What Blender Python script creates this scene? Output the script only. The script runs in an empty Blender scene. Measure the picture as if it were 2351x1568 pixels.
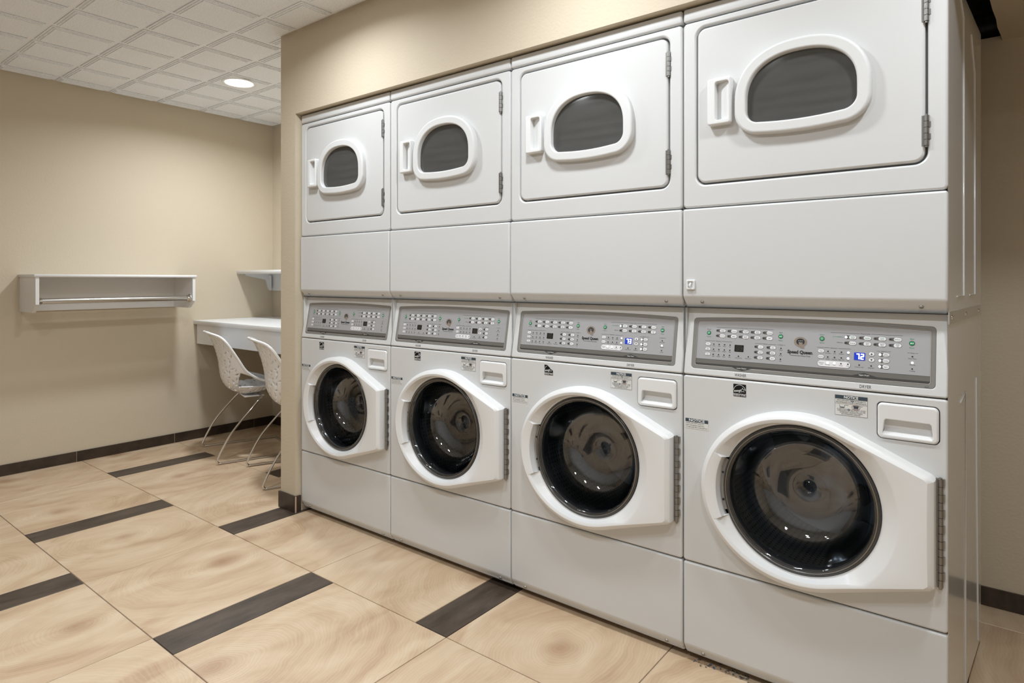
import bpy, bmesh, math, random
from mathutils import Vector, Matrix
from mathutils.geometry import tessellate_polygon

scene = bpy.context.scene
COL = scene.collection
PI = math.pi

# ---------------------------------------------------------------- camera
cam_d = bpy.data.cameras.new('camera')
cam = bpy.data.objects.new('camera', cam_d)
COL.objects.link(cam)
cam.location = (2.8581, -1.8822, 1.1857)
cam.rotation_euler = (PI / 2, 0, 0.6661)
cam_d.sensor_width = 36
cam_d.lens = 22.194
cam_d.shift_y = -0.05985
cam_d.clip_start = 0.05
scene.camera = cam

# ---------------------------------------------------------------- world, exposure
world = bpy.data.worlds.new('world')
scene.world = world
world.use_nodes = True
world.node_tree.nodes['Background'].inputs[0].default_value = (1, 1, 1, 1)
world.node_tree.nodes['Background'].inputs[1].default_value = 0.0
scene.view_settings.view_transform = 'Standard'
scene.view_settings.look = 'None'
scene.view_settings.gamma = 1
scene.view_settings.use_curve_mapping = False
scene.view_settings.exposure = 0.38
LAMP_POWER = 7.6
LAMP_SPREAD = math.radians(158)

# room dimensions
XL, XR = -1.927, 4.4
YF, YB = -3.4, 1.0
ZC = 2.462                # ceiling
PX0, PX1, PY = -0.137, -0.006, -0.03   # end of the partition wall
ZH = 2.036                # underside of header
ZA = 2.05                 # alcove ceiling
W = 0.686                 # machine pitch

# lamps of the room (x, y, relative output where it differs)
LAMPS = [(-1.019, 0.219, 2.0), (0.56, -0.52), (1.78, -0.52), (3.0, -0.52),
         (0.56, -1.74), (1.78, -1.74), (3.0, -1.74)]

# ---------------------------------------------------------------- materials
def new_mat(name):
    m = bpy.data.materials.new(name)
    m.use_nodes = True
    return m, m.node_tree.nodes, m.node_tree.links

def pbr(name, color, rough=0.5, metal=0.0, coat=0.0, bump=None, spec=0.5, emis=None, es=0.0):
    m, N, L = new_mat(name)
    b = N['Principled BSDF']
    b.inputs['Base Color'].default_value = (*color, 1)
    b.inputs['Roughness'].default_value = rough
    b.inputs['Metallic'].default_value = metal
    b.inputs['Coat Weight'].default_value = coat
    b.inputs['Coat Roughness'].default_value = 0.18
    b.inputs['Specular IOR Level'].default_value = spec
    if emis:
        b.inputs['Emission Color'].default_value = (*emis, 1)
        b.inputs['Emission Strength'].default_value = es
    if bump:
        scale, strength, dist = bump
        tc = N.new('ShaderNodeTexCoord')
        n = N.new('ShaderNodeTexNoise'); n.inputs['Scale'].default_value = scale; n.inputs['Detail'].default_value = 3
        bp = N.new('ShaderNodeBump'); bp.inputs['Strength'].default_value = strength; bp.inputs['Distance'].default_value = dist
        L.new(tc.outputs['Object'], n.inputs['Vector'])
        L.new(n.outputs['Fac'], bp.inputs['Height'])
        L.new(bp.outputs['Normal'], b.inputs['Normal'])
    return m

def srgb(r, g, b):
    f = lambda c: (c / 255 / 12.92) if c / 255 <= 0.04045 else ((c / 255 + 0.055) / 1.055) ** 2.4
    return (f(r), f(g), f(b))

MAT = {}
MAT['wall'] = pbr('beige_wall_paint', srgb(203, 190, 168), 0.72, bump=(95, 0.35, 0.003))
MAT['wall_smooth'] = pbr('beige_soffit_paint', srgb(203, 190, 168), 0.75)
MAT['wall_bounce'] = pbr('pale_bounce_paint', (0.82, 0.83, 0.84), 0.7)  # unseen front wall, made pale to bounce neutral light
MAT['white'] = pbr('white_enamel', (0.63, 0.635, 0.63), 0.36, coat=0.12)
MAT['white_side'] = pbr('white_enamel_side', (0.66, 0.665, 0.66), 0.14, coat=0.6)
MAT['white_plastic'] = pbr('white_plastic', (0.755, 0.76, 0.755), 0.36)
MAT['white_texture'] = pbr('white_grained_plastic', (0.67, 0.675, 0.67), 0.5, bump=(600, 0.25, 0.001))
MAT['chair_white'] = pbr('glossy_white_resin', (0.86, 0.86, 0.86), 0.12, coat=0.4)
MAT['laminate'] = pbr('white_laminate', (0.78, 0.78, 0.775), 0.33)
MAT['chrome'] = pbr('polished_chrome', (0.72, 0.71, 0.69), 0.10, 1.0)
MAT['rod_steel'] = pbr('satin_steel_rod', (0.62, 0.61, 0.60), 0.22, 1.0)
MAT['steel'] = pbr('hinge_steel', (0.30, 0.295, 0.285), 0.34, 1.0)
MAT['galv'] = pbr('galvanised_strip', (0.66, 0.66, 0.65), 0.3, 1.0)
MAT['screw'] = pbr('screw_steel', (0.48, 0.48, 0.47), 0.35, 1.0)
MAT['black'] = pbr('black_rubber', (0.012, 0.012, 0.012), 0.35)
MAT['gap'] = pbr('painted_slot_dark', (0.05, 0.05, 0.05), 0.6)  # darkness of the drum's open slots, put into the colour
MAT['gasket'] = pbr('dark_grey_gasket', (0.035, 0.035, 0.035), 0.22, coat=0.5)
MAT['trim_grey'] = pbr('grey_console_trim', srgb(128, 127, 123), 0.35)
MAT['trim_edge'] = pbr('grey_console_lip', srgb(160, 154, 148), 0.3)
MAT['panel'] = pbr('silver_control_overlay', srgb(168, 168, 170), 0.40, 0.15)
MAT['band'] = pbr('overlay_band_grey', srgb(104, 102, 97), 0.45)
MAT['band_dark'] = pbr('overlay_band_dark', srgb(62, 61, 58), 0.45)
MAT['ink'] = pbr('dark_grey_ink', srgb(58, 58, 58), 0.6)
MAT['ink_black'] = pbr('black_ink', srgb(38, 38, 42), 0.6)
MAT['ink_white'] = pbr('white_ink', srgb(232, 232, 230), 0.5)
MAT['ink_green'] = pbr('green_ink', srgb(24, 140, 96), 0.5)
MAT['btn_green'] = pbr('green_button', srgb(0, 150, 92), 0.35)
MAT['btn_white'] = pbr('white_button', srgb(226, 226, 228), 0.4)
MAT['btn_dark'] = pbr('button_dark_print', srgb(88, 84, 80), 0.5)
MAT['logo_tan'] = pbr('logo_taupe', srgb(140, 128, 116), 0.35)
MAT['led_off'] = pbr('led_dark_window', srgb(50, 47, 43), 0.3)
MAT['led_on'] = pbr('led_lit_white', (0.9, 0.92, 1), 0.4, emis=(0.75, 0.82, 1.0), es=4.0)
MAT['disp_off'] = pbr('display_dark', (0.008, 0.007, 0.006), 0.12)
MAT['disp_seg_off'] = pbr('display_dim_segment', (0.05, 0.045, 0.04), 0.3)
MAT['disp_on'] = pbr('display_blue', (0.01, 0.03, 0.25), 0.15, emis=(0.01, 0.04, 0.5), es=0.55)
MAT['disp_seg_on'] = pbr('display_lit_segment', (1, 1, 1), 0.3, emis=(0.95, 0.97, 1), es=2.5)
MAT['sticker'] = pbr('sticker_pale_grey', srgb(214, 214, 210), 0.5)
MAT['sticker_head'] = pbr('sticker_slate_band', srgb(52, 66, 76), 0.5)
MAT['sticker_black'] = pbr('sticker_black', (0.006, 0.006, 0.006), 0.6, spec=0.2)
MAT['ink_red'] = pbr('sticker_red_ring', srgb(150, 70, 66), 0.5)
MAT['grout'] = pbr('floor_grout', srgb(140, 126, 112), 0.85)
MAT['bb_grout'] = pbr('baseboard_grout', srgb(196, 172, 150), 0.85)
MAT['lens'] = pbr('lit_lamp_lens', (1, 1, 1), 0.4, emis=(1, 0.97, 0.92), es=14.0)
MAT['lamp_trim'] = pbr('white_lamp_trim', (0.85, 0.85, 0.84), 0.4)
MAT['ceil_bar'] = pbr('white_grid_bar', (0.86, 0.875, 0.89), 0.5)
MAT['plenum'] = pbr('grey_plenum', (0.30, 0.30, 0.29), 0.9)
MAT['lint'] = pbr('grey_lint', (0.12, 0.11, 0.11), 0.9)
MAT['lint_blue'] = pbr('blue_scrap', (0.02, 0.12, 0.35), 0.5)

def mk_ceiling_tile():
    m, N, L = new_mat('mineral_fibre_tile'); b = N['Principled BSDF']
    tc = N.new('ShaderNodeTexCoord')
    n = N.new('ShaderNodeTexNoise'); n.inputs['Scale'].default_value = 170; n.inputs['Detail'].default_value = 4
    r = N.new('ShaderNodeValToRGB')
    r.color_ramp.elements[0].position = 0.36; r.color_ramp.elements[0].color = (0.76, 0.775, 0.79, 1)
    r.color_ramp.elements[1].position = 0.50; r.color_ramp.elements[1].color = (0.88, 0.90, 0.92, 1)
    bp = N.new('ShaderNodeBump'); bp.inputs['Strength'].default_value = 0.35; bp.inputs['Distance'].default_value = 0.003
    L.new(tc.outputs['Object'], n.inputs['Vector']); L.new(n.outputs['Fac'], r.inputs['Fac'])
    L.new(r.outputs['Color'], b.inputs['Base Color']); L.new(n.outputs['Fac'], bp.inputs['Height'])
    L.new(bp.outputs['Normal'], b.inputs['Normal']); b.inputs['Roughness'].default_value = 0.9
    return m
MAT['ceil_tile'] = mk_ceiling_tile()

def mk_wood_tile():
    m, N, L = new_mat('end_grain_porcelain'); b = N['Principled BSDF']
    def math_(op, a, c=None, v=None):
        n = N.new('ShaderNodeMath'); n.operation = op
        for i, s in enumerate((a, c)):
            if s is None: continue
            if isinstance(s, (int, float)): n.inputs[i].default_value = s
            else: L.new(s, n.inputs[i])
        return n.outputs[0]
    tc = N.new('ShaderNodeTexCoord'); oi = N.new('ShaderNodeObjectInfo')
    wn = N.new('ShaderNodeTexWhiteNoise'); wn.noise_dimensions = '1D'
    L.new(oi.outputs['Random'], wn.inputs['W'])
    # centre of the growth rings, different on each tile
    sub = N.new('ShaderNodeVectorMath'); sub.operation = 'SUBTRACT'; sub.inputs[1].default_value = (0.5, 0.5, 0.5)
    L.new(wn.outputs['Color'], sub.inputs[0])
    sc = N.new('ShaderNodeVectorMath'); sc.operation = 'MULTIPLY'; sc.inputs[1].default_value = (0.55, 0.62, 0.0)
    L.new(sub.outputs[0], sc.inputs[0])
    p = N.new('ShaderNodeVectorMath'); p.operation = 'SUBTRACT'
    L.new(tc.outputs['Object'], p.inputs[0]); L.new(sc.outputs[0], p.inputs[1])
    st = N.new('ShaderNodeVectorMath'); st.operation = 'MULTIPLY'; st.inputs[1].default_value = (1.15, 0.85, 0.0)
    L.new(p.outputs[0], st.inputs[0])
    # noise domain shifted per tile
    off = N.new('ShaderNodeVectorMath'); off.operation = 'SCALE'; off.inputs['Scale'].default_value = 37.0
    L.new(wn.outputs['Color'], off.inputs[0])
    q = N.new('ShaderNodeVectorMath'); q.operation = 'ADD'
    L.new(tc.outputs['Object'], q.inputs[0]); L.new(off.outputs[0], q.inputs[1])
    nd = N.new('ShaderNodeTexNoise'); nd.inputs['Scale'].default_value = 5.0; nd.inputs['Detail'].default_value = 2.5
    L.new(q.outputs[0], nd.inputs['Vector'])
    ln = N.new('ShaderNodeVectorMath'); ln.operation = 'LENGTH'; L.new(st.outputs[0], ln.inputs[0])
    d = math_('ADD', ln.outputs['Value'], math_('MULTIPLY', math_('SUBTRACT', nd.outputs['Fac'], 0.5), 0.11))
    # rings
    nf = N.new('ShaderNodeTexNoise'); nf.noise_dimensions = '1D'; nf.inputs['Scale'].default_value = 95; nf.inputs['Detail'].default_value = 3
    L.new(d, nf.inputs['W'])
    ring = math_('SINE', math_('ADD', math_('MULTIPLY', d, 520.0), math_('MULTIPLY', nf.outputs['Fac'], 9.0)))
    # broad cloudy streaks along the rings
    nb = N.new('ShaderNodeTexNoise'); nb.inputs['Scale'].default_value = 3.6; nb.inputs['Detail'].default_value = 3; nb.inputs['Distortion'].default_value = 1.2
    mp = N.new('ShaderNodeVectorMath'); mp.operation = 'MULTIPLY'; mp.inputs[1].default_value = (1.6, 0.7, 1)
    L.new(q.outputs[0], mp.inputs[0]); L.new(mp.outputs[0], nb.inputs['Vector'])
    band = N.new('ShaderNodeTexNoise'); band.noise_dimensions = '1D'; band.inputs['Scale'].default_value = 16; band.inputs['Detail'].default_value = 2
    L.new(d, band.inputs['W'])
    tone = math_('ADD', math_('MULTIPLY', nb.outputs['Fac'], 0.72), math_('MULTIPLY', band.outputs['Fac'], 0.28))
    tone = math_('ADD', tone, math_('MULTIPLY', ring, 0.034))
    r = N.new('ShaderNodeValToRGB'); e = r.color_ramp.elements
    e[0].position = 0.27; e[0].color = (*srgb(176, 146, 117), 1)
    e[1].position = 0.66; e[1].color = (*srgb(212, 191, 163), 1)
    x = r.color_ramp.elements.new(0.46); x.color = (*srgb(198, 172, 142), 1)
    L.new(tone, r.inputs['Fac'])
    # darker pith
    pith = N.new('ShaderNodeMapRange'); pith.interpolation_type = 'SMOOTHSTEP'
    pith.inputs['From Min'].default_value = 0.0; pith.inputs['From Max'].default_value = 0.085
    pith.inputs['To Min'].default_value = 0.55; pith.inputs['To Max'].default_value = 0.0
    L.new(d, pith.inputs['Value'])
    mx = N.new('ShaderNodeMix'); mx.data_type = 'RGBA'; mx.blend_type = 'MULTIPLY'
    L.new(pith.outputs[0], mx.inputs['Factor']); L.new(r.outputs['Color'], mx.inputs[6]); mx.inputs[7].default_value = (*srgb(180, 140, 112), 1)
    L.new(mx.outputs[2], b.inputs['Base Color'])
    b.inputs['Roughness'].default_value = 0.38
    bp = N.new('ShaderNodeBump'); bp.inputs['Strength'].default_value = 0.06; bp.inputs['Distance'].default_value = 0.002
    L.new(ring, bp.inputs['Height']); L.new(bp.outputs['Normal'], b.inputs['Normal'])
    return m
MAT['floor_tile'] = mk_wood_tile()

def mk_dark_tile(name, c0, c1):
    m, N, L = new_mat(name); b = N['Principled BSDF']
    tc = N.new('ShaderNodeTexCoord'); oi = N.new('ShaderNodeObjectInfo')
    mp = N.new('ShaderNodeVectorMath'); mp.operation = 'MULTIPLY_ADD'; mp.inputs[1].default_value = (22, 6, 8)
    L.new(tc.outputs['Object'], mp.inputs[0])
    s = N.new('ShaderNodeMath'); s.operation = 'MULTIPLY'; s.inputs[1].default_value = 50
    L.new(oi.outputs['Random'], s.inputs[0]); L.new(s.outputs[0], mp.inputs[2])
    n = N.new('ShaderNodeTexNoise'); n.inputs['Scale'].default_value = 1.0; n.inputs['Detail'].default_value = 6; n.inputs['Roughness'].default_value = 0.65
    L.new(mp.outputs[0], n.inputs['Vector'])
    r = N.new('ShaderNodeValToRGB'); r.color_ramp.elements[0].position = 0.35; r.color_ramp.elements[1].position = 0.68
    r.color_ramp.elements[0].color = (*c0, 1); r.color_ramp.elements[1].color = (*c1, 1)
    L.new(n.outputs['Fac'], r.inputs['Fac']); L.new(r.outputs['Color'], b.inputs['Base Color'])
    b.inputs['Roughness'].default_value = 0.42
    return m
MAT['dark_tile'] = mk_dark_tile('dark_wenge_porcelain', srgb(55, 46, 38), srgb(86, 73, 62))
MAT['bb_tile'] = mk_dark_tile('dark_brown_skirting', srgb(42, 33, 26), srgb(68, 55, 45))
MAT['pipe'] = mk_dark_tile('dark_speckled_pipe', (0.01, 0.012, 0.011), (0.07, 0.08, 0.075))  # near-black base with slightly lighter speckles

def mk_glass(name, tint, haze, haze_col, ior=1.5, rough=0.02, boost=0.01):
    m, N, L = new_mat(name)
    N.remove(N['Principled BSDF']); out = N['Material Output']
    t = N.new('ShaderNodeBsdfTransparent'); t.inputs[0].default_value = (*tint, 1)
    g = N.new('ShaderNodeBsdfGlossy'); g.inputs['Roughness'].default_value = rough; g.inputs[0].default_value = (0.95, 0.95, 0.95, 1)
    lw = N.new('ShaderNodeLayerWeight'); lw.inputs['Blend'].default_value = 0.5
    pw = N.new('ShaderNodeMath'); pw.operation = 'POWER'; pw.inputs[1].default_value = 5; L.new(lw.outputs['Facing'], pw.inputs[0])
    f = N.new('ShaderNodeMath'); f.operation = 'MULTIPLY_ADD'; f.inputs[1].default_value = 0.9; f.inputs[2].default_value = ((ior - 1) / (ior + 1)) ** 2 + boost
    L.new(pw.outputs[0], f.inputs[0])
    base = t
    if haze > 0:
        dif = N.new('ShaderNodeBsdfDiffuse'); dif.inputs[0].default_value = (*haze_col, 1)
        tc = N.new('ShaderNodeTexCoord'); mp = N.new('ShaderNodeMapping'); mp.inputs['Scale'].default_value = (1.5, 1.5, 14); mp.inputs['Rotation'].default_value = (0, 0.45, 0)
        n = N.new('ShaderNodeTexNoise'); n.inputs['Scale'].default_value = 3; n.inputs['Detail'].default_value = 5
        mr = N.new('ShaderNodeMapRange'); mr.inputs['From Min'].default_value = 0.3; mr.inputs['From Max'].default_value = 0.7
        mr.inputs['To Min'].default_value = haze * 0.85; mr.inputs['To Max'].default_value = min(1, haze * 1.15)
        L.new(tc.outputs['Object'], mp.inputs[0]); L.new(mp.outputs[0], n.inputs['Vector']); L.new(n.outputs['Fac'], mr.inputs['Value'])
        mh = N.new('ShaderNodeMixShader'); L.new(mr.outputs[0], mh.inputs[0]); L.new(t.outputs[0], mh.inputs[1]); L.new(dif.outputs[0], mh.inputs[2])
        base = mh
    ms = N.new('ShaderNodeMixShader')
    L.new(f.outputs[0], ms.inputs[0]); L.new(base.outputs[0], ms.inputs[1]); L.new(g.outputs[0], ms.inputs[2])
    L.new(ms.outputs[0], out.inputs['Surface'])
    return m
MAT['bowl_glass'] = mk_glass('porthole_glass', (0.68, 0.705, 0.73), 0, None, 1.5, 0.02, 0.05)
MAT['window_glass'] = mk_glass('dusty_window_glass', (0.42, 0.42, 0.41), 0.50, (0.135, 0.135, 0.13), 1.5, 0.06)

def mk_drum(name, col, dots, metal=1.0, rough=0.3):
    m, N, L = new_mat(name); b = N['Principled BSDF']
    b.inputs['Metallic'].default_value = metal; b.inputs['Roughness'].default_value = rough
    tc = N.new('ShaderNodeTexCoord')
    v = N.new('ShaderNodeTexVoronoi'); v.voronoi_dimensions = '2D'; v.inputs['Scale'].default_value = dots; v.inputs['Randomness'].default_value = 0.0
    L.new(tc.outputs['UV'], v.inputs['Vector'])
    lt = N.new('ShaderNodeMath'); lt.operation = 'LESS_THAN'; lt.inputs[1].default_value = 0.22
    L.new(v.outputs['Distance'], lt.inputs[0])
    mx = N.new('ShaderNodeMix'); mx.data_type = 'RGBA'
    L.new(lt.outputs[0], mx.inputs['Factor']); mx.inputs[6].default_value = (*col, 1); mx.inputs[7].default_value = (0.004, 0.004, 0.004, 1)
    L.new(mx.outputs[2], b.inputs['Base Color'])
    return m
MAT['drum'] = mk_drum('perforated_stainless', (0.34, 0.365, 0.395), 1.0, rough=0.34)
MAT['drum_plain'] = pbr('brushed_stainless', (0.29, 0.315, 0.345), 0.28, 1.0)
MAT['dryer_drum'] = pbr('galvanised_drum', (0.45, 0.45, 0.44), 0.5, 0.6)

# ---------------------------------------------------------------- mesh helpers
class MB:
    def __init__(self):
        self.v = []; self.f = []; self.s = []; self.m = []; self.uv = {}; self.sharp = None
    def add(self, verts, faces, smooth=False, mi=0, uvs=None):
        o = len(self.v)
        self.v += [tuple(x) for x in verts]
        for k, fc in enumerate(faces):
            if uvs: self.uv[len(self.f)] = uvs[k]
            self.f.append(tuple(i + o for i in fc)); self.s.append(smooth); self.m.append(mi)
        return self
    def box(self, x0, x1, y0, y1, z0, z1, mi=0):
        v = [(x, y, z) for z in (z0, z1) for y in (y0, y1) for x in (x0, x1)]
        f = [(0, 2, 3, 1), (4, 5, 7, 6), (0, 1, 5, 4), (1, 3, 7, 5), (3, 2, 6, 7), (2, 0, 4, 6)]
        return self.add(v, f, False, mi)
    def rbox(self, x0, x1, y0, y1, z0, z1, r=0.004, seg=2, mi=0):
        bm = bmesh.new()
        bmesh.ops.create_cube(bm, size=1)
        for q in bm.verts:
            q.co = Vector(((x0 + x1) / 2 + q.co.x * (x1 - x0), (y0 + y1) / 2 + q.co.y * (y1 - y0), (z0 + z1) / 2 + q.co.z * (z1 - z0)))
        bmesh.ops.bevel(bm, geom=list(bm.edges), offset=r, segments=seg, affect='EDGES', profile=0.5)
        return self.add_bm(bm, mi)
    def add_bm(self, bm, mi=0, big=True):
        bm.normal_update(); bm.verts.index_update()
        vs = [tuple(q.co) for q in bm.verts]
        o = len(self.v); self.v += vs
        areas = [fc.calc_area() for fc in bm.faces]; mxa = max(areas) if areas else 1
        for fc, a in zip(bm.faces, areas):
            self.f.append(tuple(q.index + o for q in fc.verts)); self.m.append(mi)
            self.s.append(a < 0.12 * mxa if big else True)
        bm.free(); return self
    def prism_x(self, prof, x0, x1, r=0.005, seg=2, mi=0):
        # prof: closed (y, z) polygon, extruded along x, all edges softened
        bm = bmesh.new()
        a = [bm.verts.new((x0, y, z)) for y, z in prof]; b = [bm.verts.new((x1, y, z)) for y, z in prof]
        n = len(prof)
        bm.faces.new(a); bm.faces.new(b[::-1])
        for i in range(n):
            j = (i + 1) % n; bm.faces.new((a[j], a[i], b[i], b[j]))
        bmesh.ops.recalc_face_normals(bm, faces=bm.faces)
        if r > 0: bmesh.ops.bevel(bm, geom=list(bm.edges), offset=r, segments=seg, affect='EDGES', profile=0.5, clamp_overlap=True)
        return self.add_bm(bm, mi)
    def poly(self, pts, y, mi=0, flip=False):
        # flat polygon in the x-z plane facing -y
        tr = tessellate_polygon([[Vector((a, b, 0)) for a, b in pts]])
        v = [(a, y, b) for a, b in pts]
        f = []
        for t in tr:
            p = [v[i] for i in t]
            c = (p[1][0] - p[0][0]) * (p[2][2] - p[0][2]) - (p[1][2] - p[0][2]) * (p[2][0] - p[0][0])
            if abs(c) < 1e-12: continue
            f.append(tuple(t) if c > 0 else tuple(reversed(t)))
        return self.add(v, f, False, mi)
    def slab(self, outer, holes=(), yf=0.0, yb=0.02, r=0.004, seg=3, mi=0, back=False, rh=None):
        # plate in the x-z plane, rounded front edges, front towards -y
        loops = [(ccw(outer), 1, r)] + [(ccw(h), -1, r if rh is None else rh) for h in holes]
        fronts = []
        for lp, sgn, rr in loops:
            n = len(lp)
            prof = [(0.0, yb)]
            sg = seg if rr > 0 else 0
            for k in range(sg + 1):
                t = (k / sg if sg else 1) * PI / 2
                prof.append((rr * (1 - math.cos(t)), yf + rr * (1 - math.sin(t))))
            rings = []
            for dd, y in prof:
                o = offset(lp, -dd * sgn)
                rings.append([(a, y, b) for a, b in o])
            vs = [q for rg in rings for q in rg]
            fs = []
            for k in range(len(rings) - 1):
                for i in range(n):
                    j = (i + 1) % n
                    q = (k * n + i, k * n + j, (k + 1) * n + j, (k + 1) * n + i)
                    fs.append(q if sgn > 0 else q[::-1])
            self.add(vs, fs, True, mi)
            fronts.append([(a, b) for a, _, b in rings[-1]])
        tess_cap(self, fronts, yf, mi, 1)
        if back: tess_cap(self, [l[0] for l in loops], yb, mi, -1)
        return self
    def lathe(self, prof, cx=0.0, cz=0.0, n=48, mi=0, smooth=True, uvscale=None, a0=0, a1=2 * PI):
        # prof: (r, y) around an axis parallel to y
        closed = abs(a1 - a0 - 2 * PI) < 1e-6
        vs = []; fs = []; uvs = []
        cols = n if closed else n + 1
        for r, y in prof:
            for i in range(cols):
                t = a0 + (a1 - a0) * i / n
                vs.append((cx + r * math.cos(t), y, cz + r * math.sin(t)))
        arc = [0.0]
        for k in range(1, len(prof)): arc.append(arc[-1] + math.hypot(prof[k][0] - prof[k - 1][0], prof[k][1] - prof[k - 1][1]))
        for k in range(len(prof) - 1):
            for i in range(n):
                j = (i + 1) % cols
                fs.append((k * cols + i, k * cols + j, (k + 1) * cols + j, (k + 1) * cols + i))
                if uvscale:
                    u0, u1 = i * uvscale[0] / n, (i + 1) * uvscale[0] / n
                    w0, w1 = arc[k] * uvscale[1], arc[k + 1] * uvscale[1]
                    uvs.append(((u0, w0), (u1, w0), (u1, w1), (u0, w1)))
        return self.add(vs, fs, smooth, mi, uvs if uvscale else None)
    def disc(self, cx, cz, r, y, n=16, mi=0):
        return self.poly([(cx + r * math.cos(2 * PI * i / n), cz + r * math.sin(2 * PI * i / n)) for i in range(n)], y, mi)
    def tube(self, pts, r, n=10, closed=False, mi=0, caps=True):
        P = [Vector(p) for p in pts]; m = len(P)
        T = []
        for i in range(m):
            a = P[(i - 1) % m] if (closed or i > 0) else P[0]
            b = P[(i + 1) % m] if (closed or i < m - 1) else P[-1]
            T.append((b - a).normalized())
        up = Vector((0, 0, 1)) if abs(T[0].z) < 0.9 else Vector((1, 0, 0))
        u = T[0].cross(up).normalized()
        vs = []; fs = []
        for i in range(m):
            u = (u - T[i] * u.dot(T[i])).normalized(); w = T[i].cross(u)
            for k in range(n):
                t = 2 * PI * k / n
                vs.append(P[i] + (u * math.cos(t) + w * math.sin(t)) * r)
        for i in range(m if closed else m - 1):
            j = (i + 1) % m
            for k in range(n):
                l = (k + 1) % n
                fs.append((i * n + k, i * n + l, j * n + l, j * n + k))
        self.add(vs, fs, True, mi)
        if caps and not closed:
            self.add(vs[:n], [tuple(range(n))], False, mi)
            self.add(vs[-n:], [tuple(reversed(range(n)))], False, mi)
        return self
    def text(self, s, x, z, size, y=0.0, mi=0, align='CENTER', bold=0.0, sx=1.0, slant=0.0, rot=0.0, fit=None):
        v, f = text_mesh(s, bold, align)
        if fit:
            w = max(a[0] for a in v) - min(a[0] for a in v)
            sx = fit / (w * size)
        ca, sa = math.cos(rot), math.sin(rot)
        out = []
        for a, b in v:
            a2 = (a + slant * b) * size * sx; b2 = b * size
            out.append((x + a2 * ca - b2 * sa, y, z + a2 * sa + b2 * ca))
        return self.add(out, f, False, mi)
    def transform(self, M):
        self.v = [tuple(M @ Vector(q)) for q in self.v]; return self
    def mesh(self, name, mats):
        me = bpy.data.meshes.new(name)
        me.from_pydata(self.v, [], self.f)
        for mt in (mats if isinstance(mats, (list, tuple)) else [mats]): me.materials.append(MAT[mt])
        me.polygons.foreach_set('use_smooth', self.s); me.polygons.foreach_set('material_index', self.m)
        if self.uv:
            ul = me.uv_layers.new(name='UVMap')
            for fi, uvq in self.uv.items():
                for li, q in zip(me.polygons[fi].loop_indices, uvq): ul.data[li].uv = q
        me.update()
        if self.sharp: me.set_sharp_from_angle(angle=self.sharp)
        return me
    def build(self, name, mats, parent=None, **kw):
        return link(name, self.mesh(name, mats), parent, **kw)

def link(name, me, parent=None, loc=None, rot=None):
    o = bpy.data.objects.new(name, me); COL.objects.link(o)
    if parent: o.parent = parent
    if loc: o.location = loc
    if rot: o.rotation_euler = rot
    return o
def empty(name, loc=(0, 0, 0), rot=(0, 0, 0)):
    o = link(name, None, None, loc, rot); o.empty_display_size = 0.1; return o
def tag(o, label, cat, group=None):
    o['label'] = label; o['category'] = cat
    if group: o['group'] = group
    return o
def stuff(o): o['kind'] = 'stuff'; return o
def struct(o): o['kind'] = 'structure'; return o

def area2(p): return sum(p[i][0] * p[(i + 1) % len(p)][1] - p[(i + 1) % len(p)][0] * p[i][1] for i in range(len(p)))
def ccw(p): return list(p) if area2(p) > 0 else list(reversed(p))
def offset(p, d):
    # d > 0 grows a ccw loop
    if abs(d) < 1e-9: return list(p)
    n = len(p); out = []
    for i in range(n):
        a, b, c = p[i - 1], p[i], p[(i + 1) % n]
        e1 = Vector((b[0] - a[0], b[1] - a[1])); e2 = Vector((c[0] - b[0], c[1] - b[1]))
        n1 = Vector((e1.y, -e1.x)).normalized(); n2 = Vector((e2.y, -e2.x)).normalized()
        m = n1 + n2
        if m.length < 1e-6: m = n1
        m.normalize(); k = d / max(0.35, m.dot(n1))
        out.append((b[0] + m.x * k, b[1] + m.y * k))
    return out
def tess_cap(mb, loops, y, mi, sgn):
    allp = [q for l in loops for q in l]
    tr = tessellate_polygon([[Vector((a, b, 0)) for a, b in l] for l in loops])
    f = []
    for t in tr:
        p = [allp[i] for i in t]
        c = (p[1][0] - p[0][0]) * (p[2][1] - p[0][1]) - (p[1][1] - p[0][1]) * (p[2][0] - p[0][0])
        if abs(c) < 1e-13: continue
        f.append(tuple(t) if (c > 0) == (sgn > 0) else tuple(reversed(t)))
    mb.add([(a, y, b) for a, b in allp], f, False, mi)
def rrect(x0, z0, x1, z1, r=0.01, n=6):
    if not isinstance(r, (list, tuple)): r = (r,) * 4       # bl, br, tr, tl
    out = []
    for (cx, cz, a, rr) in ((x0 + r[0], z0 + r[0], PI, r[0]), (x1 - r[1], z0 + r[1], 1.5 * PI, r[1]),
                            (x1 - r[2], z1 - r[2], 0, r[2]), (x0 + r[3], z1 - r[3], 0.5 * PI, r[3])):
        for k in range(n + 1):
            t = a + PI / 2 * k / n
            out.append((cx + rr * math.cos(t), cz + rr * math.sin(t)))
    return out
def circ(cx, cz, r, n=64): return [(cx + r * math.cos(2 * PI * i / n), cz + r * math.sin(2 * PI * i / n)) for i in range(n)]

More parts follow.
